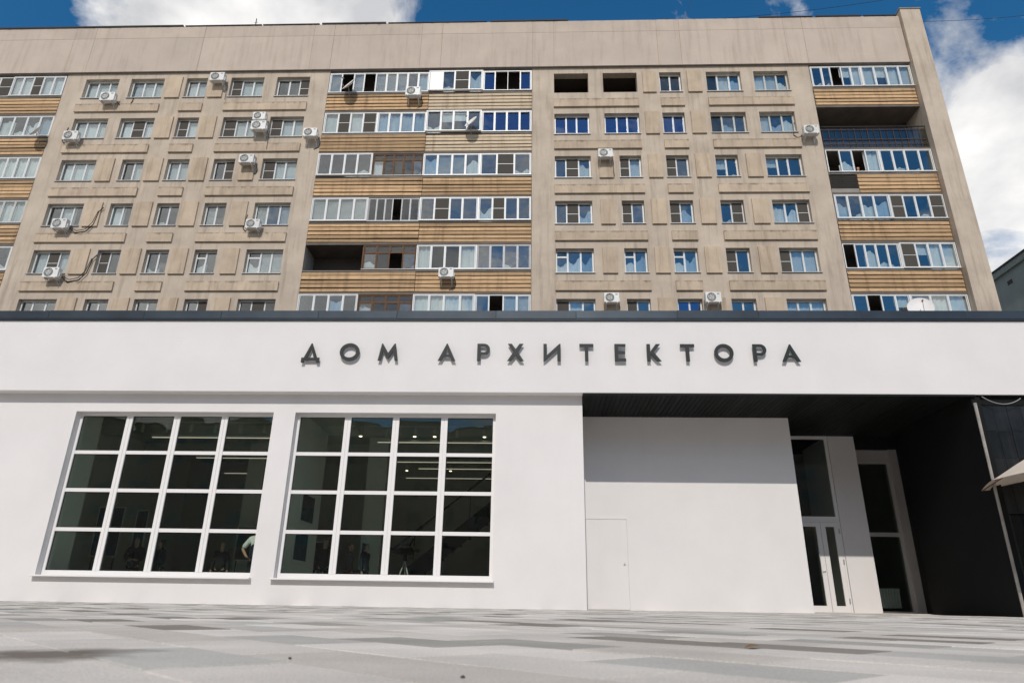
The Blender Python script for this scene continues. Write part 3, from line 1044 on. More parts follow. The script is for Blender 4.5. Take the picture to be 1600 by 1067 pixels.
# ------------------------------------------------------------------ white hall
hall = empty('white_hall', (0, F, 0), 'long low white rendered hall with gridded windows and dark parapet flashing', 'building')
Z0 = 4.83
XL, XR = -26, 19
W1, W2 = (-11.37, -6.42, .56, 4.39), (-5.88, -.97, .56, 4.39)
box('fascia', XL, XR, F, M+.34, Z0, 6.70, 'white_plaster', hall, .012)
holed_wall(XL, 1.12, 0, Z0-.002, [W1, W2], M, .42).build('wall', 'white_plaster', hall)
box('wall', .90, 1.118, M+.425, F+2.098, 0, Z0-.002, 'white_plaster', hall)
box('wall', 1.12, 6.68, F+2.1, F+2.4, 0, Z0-.02, 'white_plaster', hall)
box('wall', 6.38, 6.676, F+2.402, DY+.1, 0, Z0-.02, 'white_plaster', hall)
box('roof', XL, XR, M+.35, A-.02, 6.40, 6.62, 'roofing', hall)
x = XL
while x < XR:
    w = random.choice((2.5, 2.5, 2.0, 3.0))
    o = box('flashing_sheet', x, min(x+w+.0, XR)-.006, F-.065, F+.45, 6.735+random.uniform(-.004, .004), 6.955+random.uniform(-.005, .005), 'flashing', hall, .006)
    o.rotation_euler = (random.gauss(0, .012), 0, 0)
    x += w
box('flashing_core', XL, XR, F-.05, F+.4, 6.702, 6.94, 'flashing', hall)

def hall_window(x0, x1, z0, z1):
    y = M+.22
    w = .075
    m = MB()
    m.box(x0+.003, x0+w, y-.04, y+.04, z0+.01, z1-.003).box(x1-w, x1-.003, y-.04, y+.04, z0+.01, z1-.003)
    m.box(x0+w, x1-w, y-.038, y+.038, z1-w*.9, z1-.003).box(x0+w, x1-w, y-.038, y+.038, z0+.01, z0+.115)
    a, b = x0+w, x1-w
    cw = (b-a)/4
    zb, zt = z0+.115, z1-w*.9
    rh = (zt-zb)/4
    for k in range(1, 4):
        for s in (-1, 1):      # coupled mullions: two bars with a fine gap
            m.box(a+k*cw+(.004 if s > 0 else -.080), a+k*cw+(.080 if s > 0 else -.004), y-.045, y+.03, zb, zt)
        m.box(a+k*cw-.005, a+k*cw+.005, y-.03, y+.02, zb, zt)
    for k in range(4):
        c0, c1 = a+k*cw+(.082 if k else 0), a+(k+1)*cw-(.082 if k < 3 else 0)
        for r in range(1, 4):
            m.box(c0, c1, y-.034, y+.028, zb+r*rh-.042, zb+r*rh+.042)
    win = m.build('window', 'white_metal', hall)
    for k in range(4):
        c0, c1 = a+k*cw+(.082 if k else 0), a+(k+1)*cw-(.082 if k < 3 else 0)
        for r in range(4):
            o = box('pane', c0+.002, c1-.002, y+.004, y+.012, zb+r*rh+(.044 if r else .002), zb+(r+1)*rh-(.044 if r < 3 else .002), 'glass_hall', win)
            o.rotation_euler = (random.gauss(0, .003), 0, random.gauss(0, .003))
    g = MB()
    for k in range(4):
        c0, c1 = a+k*cw+(.082 if k else 0), a+(k+1)*cw-(.082 if k < 3 else 0)
        for r in range(4):
            q0, q1 = zb+r*rh+(.043 if r else 0), zb+(r+1)*rh-(.043 if r < 3 else 0)
            g.box(c0-.002, c0+.012, y-.012, y+.003, q0, q1).box(c0+.012, c1, y-.012, y+.003, q1-.010, q1)
    g.build('gasket', 'cable', win)
    s = MB()
    s.box(x0-.05, x1+.04, M-.14, y-.045, z0-.03, z0+.006)
    s.build('sill', 'white_metal', win, .006)
hall_window(*W1)
hall_window(*W2)

# porch under the fascia: board ceiling, doors, black walls
x = 1.125
while x < 11.4:
    box('soffit_board', x, x+.108, F+.05, GY+.6, Z0-.03, Z0-.008+random.uniform(-.002, .002), 'black_board', hall)
    x += .12
box('soffit_backing', 1.125, 11.5, F+.04, GY+.8, Z0-.006, Z0-.001, 'black_board', hall)
box('soffit_trim', 1.125, 10.3, F-.008, F+.045, Z0-.045, Z0-.003, 'black_board', hall)
sdr = box('door', 1.272, 2.285, F+2.085, F+2.096, .012, 2.13, 'white_plaster', hall)
sdr['label'] = 'flush white service door in the recessed wall'
fr = MB().box(1.21, 1.264, F+2.079, F+2.097, 0, 2.19).box(2.292, 2.335, F+2.079, F+2.097, 0, 2.19).box(1.264, 2.292, F+2.0795, F+2.097, 2.137, 2.19)
fr.build('door_frame', 'white_plaster', sdr)
MB().tube([(2.2, F+2.09, 1.06), (2.2, F+2.06, 1.06)], .022, 10).build('lock', 'tin_sill', sdr)

def framebars(m, x0, x1, z0, z1, y, w, d=.035):
    m.box(x0, x0+w, y-d, y+d, z0, z1).box(x1-w, x1, y-d, y+d, z0, z1)
    m.box(x0+w, x1-w, y-d+.002, y+d-.002, z0, z0+w).box(x0+w, x1-w, y-d+.002, y+d-.002, z1-w, z1)
# entrance door with a tall light above it
m = MB()
framebars(m, 6.68, 8.48, 2.42, 4.80, DY, .09)
tr = m.build('transom_light', 'white_metal', hall)
box('pane', 6.77, 8.39, DY-.004, DY+.004, 2.51, 4.71, 'glass_door', tr)
fr = MB().box(6.685, 6.74, DY-.04, DY+.04, 0, 2.418).box(8.43, 8.478, DY-.04, DY+.04, 0, 2.418).box(6.74, 8.43, DY-.038, DY+.038, 2.36, 2.418)
fr.build('door_frame', 'white_metal', hall)
for x0, x1, hx in ((7.08, 7.925, 7.86), (7.935, 8.425, None), (6.745, 7.07, None)):
    m = MB()
    w = .125 if x1-x0 > .4 else .09
    m.box(x0, x0+w, DY-.045, DY+.02, .02, 2.355).box(x1-w, x1, DY-.045, DY+.02, .02, 2.355)
    m.box(x0+w, x1-w, DY-.043, DY+.018, .02, .18).box(x0+w, x1-w, DY-.043, DY+.018, 2.235, 2.355)
    d = m.build('door', 'white_metal', hall)
    box('pane', x0+w, x1-w, DY-.012, DY-.004, .18, 2.235, 'glass_door', d)
    if hx:
        MB().tube([(hx-.09, DY-.05, .95), (hx-.09, DY-.10, .95), (hx-.09, DY-.10, 1.55), (hx-.09, DY-.05, 1.55)], .016, 8).build('handle', 'tin_sill', d)
        MB().tube([(hx+.03, DY-.046, 1.08), (hx+.03, DY-.09, 1.08), (hx-.05, DY-.09, 1.06)], .012, 6).build('handle', 'white_metal', d)
        box('lock_plate', hx+.01, hx+.05, DY-.05, DY-.046, .98, 1.28, 'white_metal', d)
    elif x0 > 7.9:
        for z in (.25, 1.25, 2.05):
            MB().tube([(x1-.005, DY-.06, z), (x1-.005, DY-.06, z+.12)], .018, 8).build('hinge', 'tin_sill', d)
box('pilaster', 8.49, 9.24, DY-.05, GY+.1, 0, Z0-.035, 'white_plaster', hall)
box('threshold', 6.68, 11.4, DY-.25, GY+.1, .0, .016, 'light_stone', hall)
# inner glazing
m = MB()
m.box(9.30, 10.98, GY-.04, GY+.04, 4.36, 4.42).box(9.30, 10.98, GY-.04, GY+.04, 2.16, 2.28).box(10.98, 11.07, GY-.04, GY+.04, .02, 4.42).box(9.245, 9.299, GY-.04, GY+.04, .02, 4.42).box(9.30, 10.98, GY-.04, GY+.04, .02, .06)
ig = m.build('glazed_screen', 'white_metal', hall)
box('pane', 9.30, 10.98, GY-.004, GY+.004, .06, 2.16, 'glass_door', ig)
box('pane', 9.30, 10.98, GY-.004, GY+.004, 2.28, 4.36, 'glass_door', ig)
box('lintel', 9.245, 11.07, GY-.02, GY+.1, 4.425, Z0-.035, 'white_plaster', hall)
box('door_jamb', 11.075, 11.36, GY-.12, GY+.3, 0, Z0-.035, 'white_plaster', hall)
m = MB()
m.quad((10.22, F+.06, 0), (10.36, 19.2, 0), (10.36, 19.2, Z0-.032), (10.22, F+.06, Z0-.032))
m.quad((10.36, 19.2, 0), (11.365, GY-.0, 0), (11.365, GY-.0, Z0-.032), (10.36, 19.2, Z0-.032))
m.quad((10.42, F+.06, 0), (10.22, F+.06, 0), (10.22, F+.06, Z0-.032), (10.42, F+.06, Z0-.032))
m.quad((11.365, GY, 0), (11.6, GY, 0), (11.6, GY, Z0-.032), (11.365, GY, Z0-.032))
m.quad((11.6, GY, 0), (10.56, 19.1, 0), (10.56, 19.1, Z0-.032), (11.6, GY, Z0-.032))
m.quad((10.56, 19.1, 0), (10.42, F+.06, 0), (10.42, F+.06, Z0-.032), (10.56, 19.1, Z0-.032))
m.build('black_wall', 'black_plaster', hall)
m = MB().tube([(10.2, F-.02, 0), (10.21, F-.022, 2.3), (10.23, F-.02, 4.62)], [.035, .032, .038], 7)
m.build('edge_strip', 'steel_edge', hall)
# neighbouring shopfront in polished black tiles under the same fascia
box('shop_backing', 10.37, XR, F+.17, F+.3, 2.3, 4.82, 'grout', hall)
zz = 4.61
for r in range(4):
    z1 = zz-r*.62
    x = 10.40-(r % 2)*.0
    while x < 13.6:
        dz = random.uniform(-.003, .003)
        box('tile', x+.004, x+.31-.004, F+.14+dz, F+.168, z1-.62+.004, z1-.004, 'dark_granite', hall)
        x += .31
box('shop_shadow_gap', 10.37, XR, F+.12, F+.169, 4.613, 4.822, 'black_plaster', hall)  # black strip painted in for the shadow gap between fascia and tiles
box('shop_recess', 10.37, XR, F+3, F+3.1, 0, 4.8, 'black_plaster', hall)
box('shop_frame', 10.45, 10.52, F+.16, F+.24, 0, 2.12, 'iron', hall)
box('shop_frame', 12.4, 12.47, F+.16, F+.24, 0, 2.12, 'iron', hall)
box('pane', 10.52, 12.4, F+.19, F+.198, .1, 2.1, 'glass_door', hall)
MB().tube(sag((10.42, F-.02, 4.78), (11.3, F-.02, 4.74), .16, 12), .008, 5).build('loose_cable', 'tin_sill', hall)

# hall and lobby interior
box('hall_floor', -14.2, .9, M+.425, 27.2, -.01, .03, 'hall_floor', hall)
box('hall_ceiling', -14.2, .9, M+.425, 27.2, 5.35, 5.45, 'hall_ceiling', hall)
box('hall_back_wall', -14.2, .9, 27.2, 27.4, 0, 5.5, 'hall_grey', hall)
box('hall_side_wall', -14.4, -14.2, M+.425, 27.4, 0, 5.5, 'white_inner', hall)
box('hall_side_wall', .66, .88, M+.43, 27.2, .03, 5.35, 'hall_grey', hall)
box('hall_upper_wall', -14.2, .66, M+.422, M+.60, 4.62, 5.35, 'white_inner', hall)
box('window_pier', -13.0, -11.55, M+.425, M+1.35, .03, 4.62, 'white_inner', hall)
box('display_wall', -6.42, -6.02, M+.425, 19.0, .03, 4.62, 'white_inner', hall)
box('column', -5.6, -4.95, 22.2, 22.85, .03, 5.35, 'white_inner', hall)
box('column', -10.2, -9.6, 23.5, 24.1, .03, 5.35, 'white_inner', hall)
for y in (18.5, 21.0, 23.6):
    box('ceiling_beam', -14.1, .6, y, y+.3, 5.05, 5.35, 'hall_ceiling', hall)
box('lobby_floor', 6.4, 11.6, DY+.12, 27, -.008, .014, 'hall_floor', hall)
box('lobby_ceiling', 6.4, 11.8, DY+.05, 27, Z0-.0, Z0+.1, 'hall_grey', hall)
box('lobby_back_wall', 6.4, 11.8, 27, 27.2, 0, 4.9, 'hall_grey', hall)
box('lobby_side_wall', 6.30, 6.376, DY-.3, 27, 0, 4.9, 'hall_grey', hall)
box('lobby_side_wall', 11.64, 11.8, GY+.3, 27, 0, 4.9, 'hall_grey', hall)

# staircase crossing the hall
st = empty('staircase', (-2.6, 23.4, .03), 'dark staircase climbing across the inside of the hall, behind the right window', 'staircase')
for k in range(13):
    box('step', -5.0+k*.30, -4.66+k*.30, 23.0, 24.4, .25+k*.24, .32+k*.24, 'cloth_black', st)
m = MB()
m.quad((-5.15, 22.96, .03), (-4.75, 22.96, .03), (-.95, 22.96, 3.1), (-.95, 22.96, 3.55), (-1.2, 22.96, 3.55), (-5.15, 22.96, .42))
m.quad((-5.15, 23.0, .42), (-1.2, 23.0, 3.55), (-.95, 23.0, 3.55), (-.95, 23.0, 3.1), (-4.75, 23.0, .03), (-5.15, 23.0, .03))
m.quad((-5.15, 22.96, .42), (-1.2, 22.96, 3.55), (-1.2, 23.0, 3.55), (-5.15, 23.0, .42))
m.build('stringer', 'cloth_black', st)
MB().tube([(-5.1, 22.95, 1.4), (-1.2, 22.95, 4.5)], .035, 8).build('handrail', 'iron', st)
for k in range(5):
    MB().tube([(-4.9+k*.9, 22.95, .5+k*.715), (-4.9+k*.9, 22.95, 1.55+k*.715)], .015, 6).build('baluster', 'iron', st)

# lamps in the hall
def strip(x0, x1, y, z, lab):
    t = empty('strip_light', ((x0+x1)/2, y, z), lab, 'lamp', 'linear lamps in the hall')
    box('housing', x0, x1, y-.04, y+.04, z+.012, z+.07, 'lamp_off', t)
    box('diffuser', x0+.01, x1-.01, y-.038, y+.038, z, z+.0115, 'lamp_strip', t)
    for x in (x0+.3, x1-.3):
        MB().tube([(x, y, z+.07), (x, y, 5.05 if abs((y-18.5)) < .3 else 5.35)], .006, 5).build('suspension', 'lamp_off', t)
for x0, x1, y, lab in ((-11.4, -7.2, 19.3, 'nearest linear lamp seen through the left window'), (-4.75, -1.0, 19.75, 'nearest linear lamp seen through the right window'),
                       (-11.5, -8.2, 22.3, 'second linear lamp from the front behind the left window'), (-4.75, -1.0, 22.75, 'second linear lamp from the front behind the right window'),
                       (-11.8, -9.6, 25.2, 'farthest linear lamp behind the left window'), (-4.2, -1.0, 23.95, 'third linear lamp from the front behind the right window'),
                       (-5.0, -1.0, 25.9, 'farthest linear lamp behind the right window')):
    strip(x0, x1, y, 4.55, lab)
def track(x0, x1, y):
    t = empty('light_track', ((x0+x1)/2, y, 5.3), 'grey lighting track on the hall ceiling, %s' % ('left window' if x0 < -8 else 'right window, front' if y < 22 else 'right window, rear'), 'track', 'lighting tracks')
    box('rail', x0, x1, y-.02, y+.02, 5.0, 5.035, 'lamp_off', t)
    for x in (x0+.1, x1-.1):
        MB().tube([(x, y, 5.035), (x, y, 5.35)], .01, 5).build('hanger', 'lamp_off', t)
def spot(x, y, lit, lab, r=.06):
    t = empty('spotlight', (x, y, 4.7), lab, 'spotlight', 'spotlights on the hall tracks')
    MB().tube([(x, y, 4.72), (x, y, 4.92)], [r, r*.9], 10).build('housing', 'lamp_off', t)
    MB().tube([(x, y, 4.92), (x, y, 5.0)], .012, 5).build('stem', 'lamp_off', t)
    MB().tube([(x, y, 4.70), (x, y, 4.719)], [r*.72, r*.85], 10).build('lens', 'lamp_spot' if lit else 'lamp_off', t)
track(-12.0, -7.4, 19.27)
track(-5.6, -1.0, 19.65)
track(-5.4, -1.0, 25.2)
ordn = ['first', 'second', 'third', 'fourth', 'fifth', 'sixth']
for k, x in enumerate((-11.73, -11.0, -10.25, -9.51, -8.75, -8.04)):
    spot(x, 19.27, False, '%s unlit spotlight from the left on the left-window track' % ordn[k])
for k, (x, lit) in enumerate(((-5.25, 1), (-4.47, 0), (-3.62, 1), (-3.02, 1), (-2.35, 0), (-1.53, 1))):
    spot(x, 19.65, lit, '%s spotlight from the left on the front right-window track, %s' % (ordn[k], 'lit' if lit else 'unlit'))
for k, (x, lit) in enumerate(((-4.85, 1), (-4.1, 0), (-3.2, 1), (-1.7, 0))):
    spot(x, 25.2, lit, '%s spotlight from the left on the rear track, %s' % (ordn[k], 'lit' if lit else 'unlit'))
vt = empty('ceiling_vent', (-3.4, 21.9, 5.3), 'pale ceiling air vent above the front spotlights, right window', 'vent')
box('frame', -3.8, -3.0, 21.8, 22.3, 5.325, 5.349, 'white_inner', vt)
for k in range(5):
    box('slat', -3.74, -3.06, 21.84+k*.09, 21.88+k*.09, 5.315, 5.324, 'hall_grey', vt)

# pictures on the display wall and the side wall
def picture_x(x, y0, y1, z0, z1, mat, lab, s=1):
    t = empty('framed_picture', (x, (y0+y1)/2, z0), lab, 'picture', 'pictures in the hall')
    box('frame', min(x, x+.03*s), max(x, x+.03*s), y0, y1, z0, z1, 'paper', t)
    box('print', min(x+.0305*s, x+.034*s), max(x+.0305*s, x+.034*s), y0+.07, y1-.07, z0+.07, z1-.07, mat, t)
picture_x(-6.018, 17.35, 18.45, 1.95, 2.75, 'poster_dark', 'upper framed dark picture on the wall inside the right window')
picture_x(-6.018, 17.15, 18.25, .98, 1.78, 'poster_blue', 'lower framed blue picture on the wall inside the right window')
def board(x0, x1, y, z0, z1, mat, lab):
    t = empty('poster_board', ((x0+x1)/2, y, z0), lab, 'poster', 'pictures in the hall')
    box('board', x0, x1, y, y+.03, z0, z1, 'paper', t)
    box('print', x0+.04, x1-.04, y-.004, y-.0005, z0+.04, z1-.04, mat, t)
    for x in (x0+.08, x1-.11):
        box('leg', x, x+.03, y+.031, y+.06, .031, z1-.1, 'iron', t)
board(-13.6, -12.75, 21.0, 1.25, 2.75, 'poster_blue', 'tall dark blue poster behind the first column of left-window panes')
board(-12.55, -12.15, 21.3, 1.2, 2.7, 'poster_dark', 'narrow dark poster right of the tall blue one, left window')
board(-10.0, -9.0, 23.0, 1.3, 2.4, 'poster_dark', 'dark poster by the column behind the left window')
board(-8.5, -7.6, 25.0, 1.0, 2.1, 'poster_dark', 'dark poster deep in the hall, right half of left window')

# ------------------------------------------------------------------ sign letters
LETTERS = [('Д', -5.78, -5.33), ('О', -4.84, -4.35), ('М', -3.88, -3.39), ('А', -2.40, -1.97), ('Р', -1.44, -1.13), ('Х', -.70, -.30),
           ('И', .18, .60), ('Т', 1.06, 1.40), ('Е', 1.91, 2.18), ('К', 2.69, 3.03), ('Т', 3.50, 3.84), ('О', 4.31, 4.77), ('Р', 5.24, 5.56), ('А', 5.91, 6.35)]
ZB, ZC = 5.605, 6.05
def arc(cx, cy, rx, ry, a0, a1, n):
    return [(cx+rx*math.cos(a0+(a1-a0)*k/n), cy+ry*math.sin(a0+(a1-a0)*k/n)) for k in range(n+1)]
def outline(ch, w):
    h, s = ZC-ZB, .083
    if ch == 'О':
        return [arc(w/2, h/2, w/2, h/2+.006, 0, 2*math.pi, 48)[:-1], arc(w/2, h/2, w/2-s, h/2-s+.006, 0, 2*math.pi, 48)[:-1]]
    if ch == 'М':
        q = .075
        return [[(0, 0), (.075, h), (.10, h), (w/2, .20), (w-.10, h), (w-.075, h), (w, 0), (w-q, 0), (w-.118, .25), (w/2, .03), (.118, .25), (q, 0)]]
    if ch == 'А':
        c = w/2
        k = (c-.0)/h
        i = .088
        zb = .10
        zt = .165
        return [[(0, 0), (c-.012, h), (c+.012, h), (w, 0), (w-i, 0), (w-i-zb*k*.98, zb), (i+zb*k*.98, zb), (i, 0)],
                [(i+zt*k*.98, zt), (w-i-zt*k*.98, zt), (c, h-.125)]]
    if ch == 'Д':
        c = w/2
        b = .07
        return [[(0, -.055), (0, b), (.06, b), (c-.012, h), (c+.012, h), (w-.06, b), (w, b), (w, -.055), (w-.075, -.055), (w-.075, 0), (.075, 0), (.075, -.055)],
                [(.145, b), (w-.145, b), (c, h-.14)]]
    if ch == 'Р':
        rr = .145
        yc = h-rr
        return [[(0, 0), (0, h)] + [(w-rr, h)] + arc(w-rr, yc, rr, rr, math.pi/2, -math.pi/2, 16)[1:] + [(s, h-2*rr), (s, 0)],
                [(s, h-2*rr+.07), (w-rr, h-2*rr+.07)] + arc(w-rr, yc, rr-.07, rr-.07, -math.pi/2, math.pi/2, 12)[1:] + [(s, h-.07)]]
    if ch == 'Х':
        q = .095
        c, y = w/2, h/2+.01
        return [[(0, 0), (c-.055, y), (.01, h), (.01+q, h), (c, y+.075), (w-.01-q, h), (w-.01, h), (c+.055, y), (w, 0), (w-q, 0), (c, y-.085), (q, 0)]]
    if ch == 'И':
        return [[(0, 0), (0, h), (s, h), (s, .15), (w-.03, h), (w, h), (w, 0), (w-s, 0), (w-s, h-.15), (.03, 0)]]
    if ch == 'Т':
        return [[(0, h), (w, h), (w, h-.075), (w/2+s/2, h-.075), (w/2+s/2, 0), (w/2-s/2, 0), (w/2-s/2, h-.075), (0, h-.075)]]
    if ch == 'Е':
        t = .072
        m_ = h/2
        return [[(0, 0), (0, h), (w, h), (w, h-t), (s, h-t), (s, m_+t/2), (w-.015, m_+t/2), (w-.015, m_-t/2), (s, m_-t/2), (s, t), (w, t), (w, 0)]]
    if ch == 'К':
        return [[(0, 0), (0, h), (s, h), (s, h/2+.03), (w-.115, h), (w-.01, h), (.165, h/2+.015), (w, 0), (w-.105, 0), (s, h/2-.035), (s, 0)]]
sign = empty('lettering', (0, F-.1, ZB), 'dark metal letters spelling ДОМ АРХИТЕКТОРА across the white fascia', 'sign')
for ch, x0, x1 in LETTERS:
    cu = bpy.data.curves.new('letter', 'CURVE')
    cu.dimensions = '2D'
    cu.fill_mode = 'BOTH'
    cu.extrude = .018
    for ring in outline(ch, x1-x0):
        sp = cu.splines.new('POLY')
        sp.points.add(len(ring)-1)
        for p, (a, b) in zip(sp.points, ring):
            p.co = (a, b, 0, 1)
        sp.use_cyclic_u = True
    tmp = bpy.data.objects.new('letter_curve', cu)
    COL.objects.link(tmp)
    dg = bpy.context.evaluated_depsgraph_get()
    me = bpy.data.meshes.new_from_object(tmp.evaluated_get(dg))
    bpy.data.objects.remove(tmp)
    me.transform(Matrix.Rotation(R(90), 4, 'X'))
    me.materials.clear()
    me.materials.append(MATS['letter_metal'])
    o = bpy.data.objects.new('letter', me)
    COL.objects.link(o)
    o.parent = sign
    yl = F-.082
    o.location = Vector((x0, yl, ZB)) - WL[sign.name]
    WL[o.name] = Vector((x0, yl, ZB))
    o['label'] = 'letter ' + ch
    w = x1-x0
    feet = {'О': ((.04, .22), (w-.04, .22)), 'Т': ((w/2, .1), (w/2, .40)), 'Е': ((.04, .08), (.04, .38)), 'Р': ((.04, .08), (.04, .38)), 'К': ((.04, .08), (.04, .38)),
            'И': ((.04, .1), (w-.04, .3)), 'М': ((.07, .2), (w-.07, .2)), 'Х': ((w/2, .22), (w*.78, .09)), 'А': ((w*.2, .06), (w/2, .38)), 'Д': ((w*.2, .03), (w/2, .38))}[ch]
    for fx, fz in feet:
        MB().tube([(x0+fx, yl+.02, ZB+fz), (x0+fx, F+.01, ZB+fz)], .009, 6).build('standoff', 'letter_metal', o)

# ------------------------------------------------------------------ people
def skin_mesh(name, verts, edges, radii, mat, parent, root=0, sub=1):
    me = bpy.data.meshes.new(name)
    me.from_pydata(verts, edges, [])
    o = bpy.data.objects.new(name, me)
    COL.objects.link(o)
    sk = o.modifiers.new('skin', 'SKIN')
    sk.use_smooth_shade = True
    if not me.skin_vertices:
        bpy.context.view_layer.objects.active = o
    sv = me.skin_vertices[0].data if me.skin_vertices else None
    if sv is None:
        lay = me.attributes
    for k, r in enumerate(radii):
        rr = r if isinstance(r, tuple) else (r, r)
        me.skin_vertices[0].data[k].radius = rr
        me.skin_vertices[0].data[k].use_root = (k == root)
    ss = o.modifiers.new('sub', 'SUBSURF')
    ss.levels = ss.render_levels = sub
    dg = bpy.context.evaluated_depsgraph_get()
    me2 = bpy.data.meshes.new_from_object(o.evaluated_get(dg))
    bpy.data.objects.remove(o)
    for p in me2.polygons:
        p.use_smooth = True
    me2.materials.clear()
    me2.materials.append(MATS[mat])
    o2 = bpy.data.objects.new(name, me2)
    COL.objects.link(o2)
    o2.parent = parent
    return o2

def person(loc, turn, lab, shirt, trousers, hair, h=1.74, long_hair=False, sleeves=True, arm='down', bare=False, vest=None):
    t = empty('person', loc, lab, 'person', 'people in the hall' if loc[1] < 28 else None)
    t.rotation_euler = (0, 0, turn)
    k = h/1.74
    V = Vector
    arms = {}
    for s in (-1, 1):
        if arm == 'fold':
            pts = [(s*.17, 0, 1.42), (s*.24, -.02, 1.16), (s*.10, -.22, 1.10), (s*.02, -.25, 1.12)]
        elif arm == 'hip' and s == -1:
            pts = [(s*.17, 0, 1.42), (s*.34, .04, 1.20), (s*.22, -.10, 1.03), (s*.18, -.14, 1.0)]
        elif arm == 'lean':
            pts = [(s*.17, -.02, 1.40), (s*.30, -.14, 1.22), (s*.20, -.34, 1.19), (s*.14, -.40, 1.20)]
        else:
            pts = [(s*.17, 0, 1.42), (s*.23, .02, 1.13), (s*.24, -.04, .88), (s*.24, -.06, .80)]
        arms[s] = [V(p)*k for p in pts]
    vv, ee, rr = [], [], []
    def add(p, r, par=None):
        vv.append(V(p) if isinstance(p, Vector) else V(p)*k)
        rr.append(tuple(q*k for q in r) if isinstance(r, tuple) else r*k)
        if par is not None:
            ee.append((par, len(vv)-1))
        return len(vv)-1
    pel = add((0, 0, .95), (.14, .105))
    wa = add((0, 0, 1.12), (.125, .095), pel)
    ch = add((0, 0, 1.30), (.15, .105), wa)
    sh = add((0, 0, 1.43), (.115, .08), ch)
    nk = add((0, -.005, 1.515), .052, sh)
    ja = add((0, -.03, 1.565), (.06, .065), nk)
    he = add((0, -.02, 1.63), (.074, .092), ja)
    fo = add((0, -.01, 1.69), (.072, .088), he)
    add((0, 0, 1.735), (.04, .05), fo)
    add((0, -.125, 1.605), .012, he)                      # nose
    for s in (-1, 1):
        a = add(arms[s][0], .055, sh)
        b = add(arms[s][1], .043, a)
        c = add(arms[s][2], .03, b)
        d = add(arms[s][3], (.036, .018), c)
        dirv = (arms[s][3]-arms[s][2]).normalized()
        side = V((0, 1, 0)) if abs(dirv.y) < .7 else V((1, 0, 0))
        for q, ln in ((-1.5, .065), (-.5, .075), (.5, .07), (1.5, .055)):
            f1 = add(arms[s][3]+dirv*.05*k+side*.017*q*k, .009, d)
            f2 = add(arms[s][3]+dirv*(.05+ln*.6)*k+side*.018*q*k+V((-s*.008, 0, 0)), .008, f1)
            add(arms[s][3]+dirv*(.05+ln)*k+side*.018*q*k+V((-s*.02, 0, 0)), .007, f2)
        th = add(arms[s][3]+dirv*.01*k-side*.045*k, .010, d)
        add(arms[s][3]+dirv*.045*k-side*.055*k, .008, th)
    for s in (-1, 1):
        a = add((s*.095, 0, .86), .088, pel)
        b = add((s*.10, -.01, .50), .058, a)
        c = add((s*.10, .02, .10), .04, b)
        add((s*.11, -.13, .035), (.045, .03), c)
    skin_mesh('body', vv, ee, rr, 'skin', t)
    # clothes follow the body a centimetre out
    if not bare:
        v2 = [V((0, 0, .84))*k, V((0, 0, 1.10))*k, V((0, 0, 1.30))*k, V((0, 0, 1.44))*k, V((0, -.003, 1.525))*k]
        e2 = [(0, 1), (1, 2), (2, 3), (3, 4)]
        r2_ = [(.19*k, .15*k), (.165*k, .13*k), (.185*k, .135*k), (.15*k, .105*k), .068*k]
        for s in (-1, 1):
            i = len(v2)
            v2 += [arms[s][0], arms[s][0].lerp(arms[s][1], .98)]
            e2 += [(3, i), (i, i+1)]
            r2_ += [.08*k, .066*k]
            if sleeves:
                v2.append(arms[s][1].lerp(arms[s][2], .9))
                e2.append((i+1, i+2))
                r2_.append(.05*k)
        skin_mesh('shirt', v2, e2, r2_, shirt, t)
        if vest:
            skin_mesh('vest', v2[:4], [(0, 1), (1, 2), (2, 3)], [tuple(q*1.12 for q in r2_[i]) for i in range(4)], vest, t)
    v3 = [V((0, 0, 1.03))*k]
    e3, r3_ = [], [(.16*k, .125*k)]
    for s in (-1, 1):
        i = len(v3)
        v3 += [V((s*.095, 0, .86))*k, V((s*.10, -.01, .50))*k, V((s*.10, .02, .08))*k]
        e3 += [(0, i), (i, i+1), (i+1, i+2)]
        r3_ += [.10*k, .075*k, .062*k]
    skin_mesh('trousers', v3, e3, r3_, trousers, t)
    hv = [V((0, .03, 1.66))*k, V((0, .015, 1.735))*k]
    he_, hr = [(0, 1)], [(.082*k, .085*k), (.062*k, .072*k)]
    if long_hair:
        hv += [V((0, .075, 1.55))*k, V((0, .09, 1.38))*k]
        he_ += [(0, 2), (2, 3)]
        hr += [(.08*k, .05*k), (.06*k, .035*k)]
    skin_mesh('hair', hv, he_, hr, hair, t)
    return t
fl = .03
person((-6.80, 16.95, fl), R(15), 'person in white shirt and dark vest standing at the right end of the left window', 'cloth_white', 'cloth_navy', 'hair', 1.78, arm='hip', sleeves=False, vest='cloth_navy')
person((-11.7, 20.2, fl), R(20), 'leftmost dark-clothed person seen through the left window', 'cloth_black', 'cloth_black', 'hair', 1.72, arm='fold')
person((-11.2, 20.6, fl), R(-30), 'person with brown hair next to the leftmost one in the left window', 'cloth_navy', 'cloth_black', 'hair_brown', 1.70, long_hair=True)
person((-8.95, 19.8, fl), R(10), 'lone dark-clothed person low in the fourth pane column of the left window', 'cloth_black', 'cloth_black', 'hair', 1.60)
person((-6.55, 20.3, fl), R(160), 'dark figure beside the picture wall in the right window', 'cloth_black', 'cloth_black', 'hair', 1.70)
person((-5.95, 19.7, fl), R(190), 'broad dark figure seen from behind in the first pane column, right window', 'cloth_black', 'cloth_navy', 'hair', 1.74, arm='fold')
person((-5.45, 20.5, fl), R(120), 'person in a pale top and dark red skirt in the right window', 'cloth_grey', 'cloth_red', 'hair_brown', 1.66)
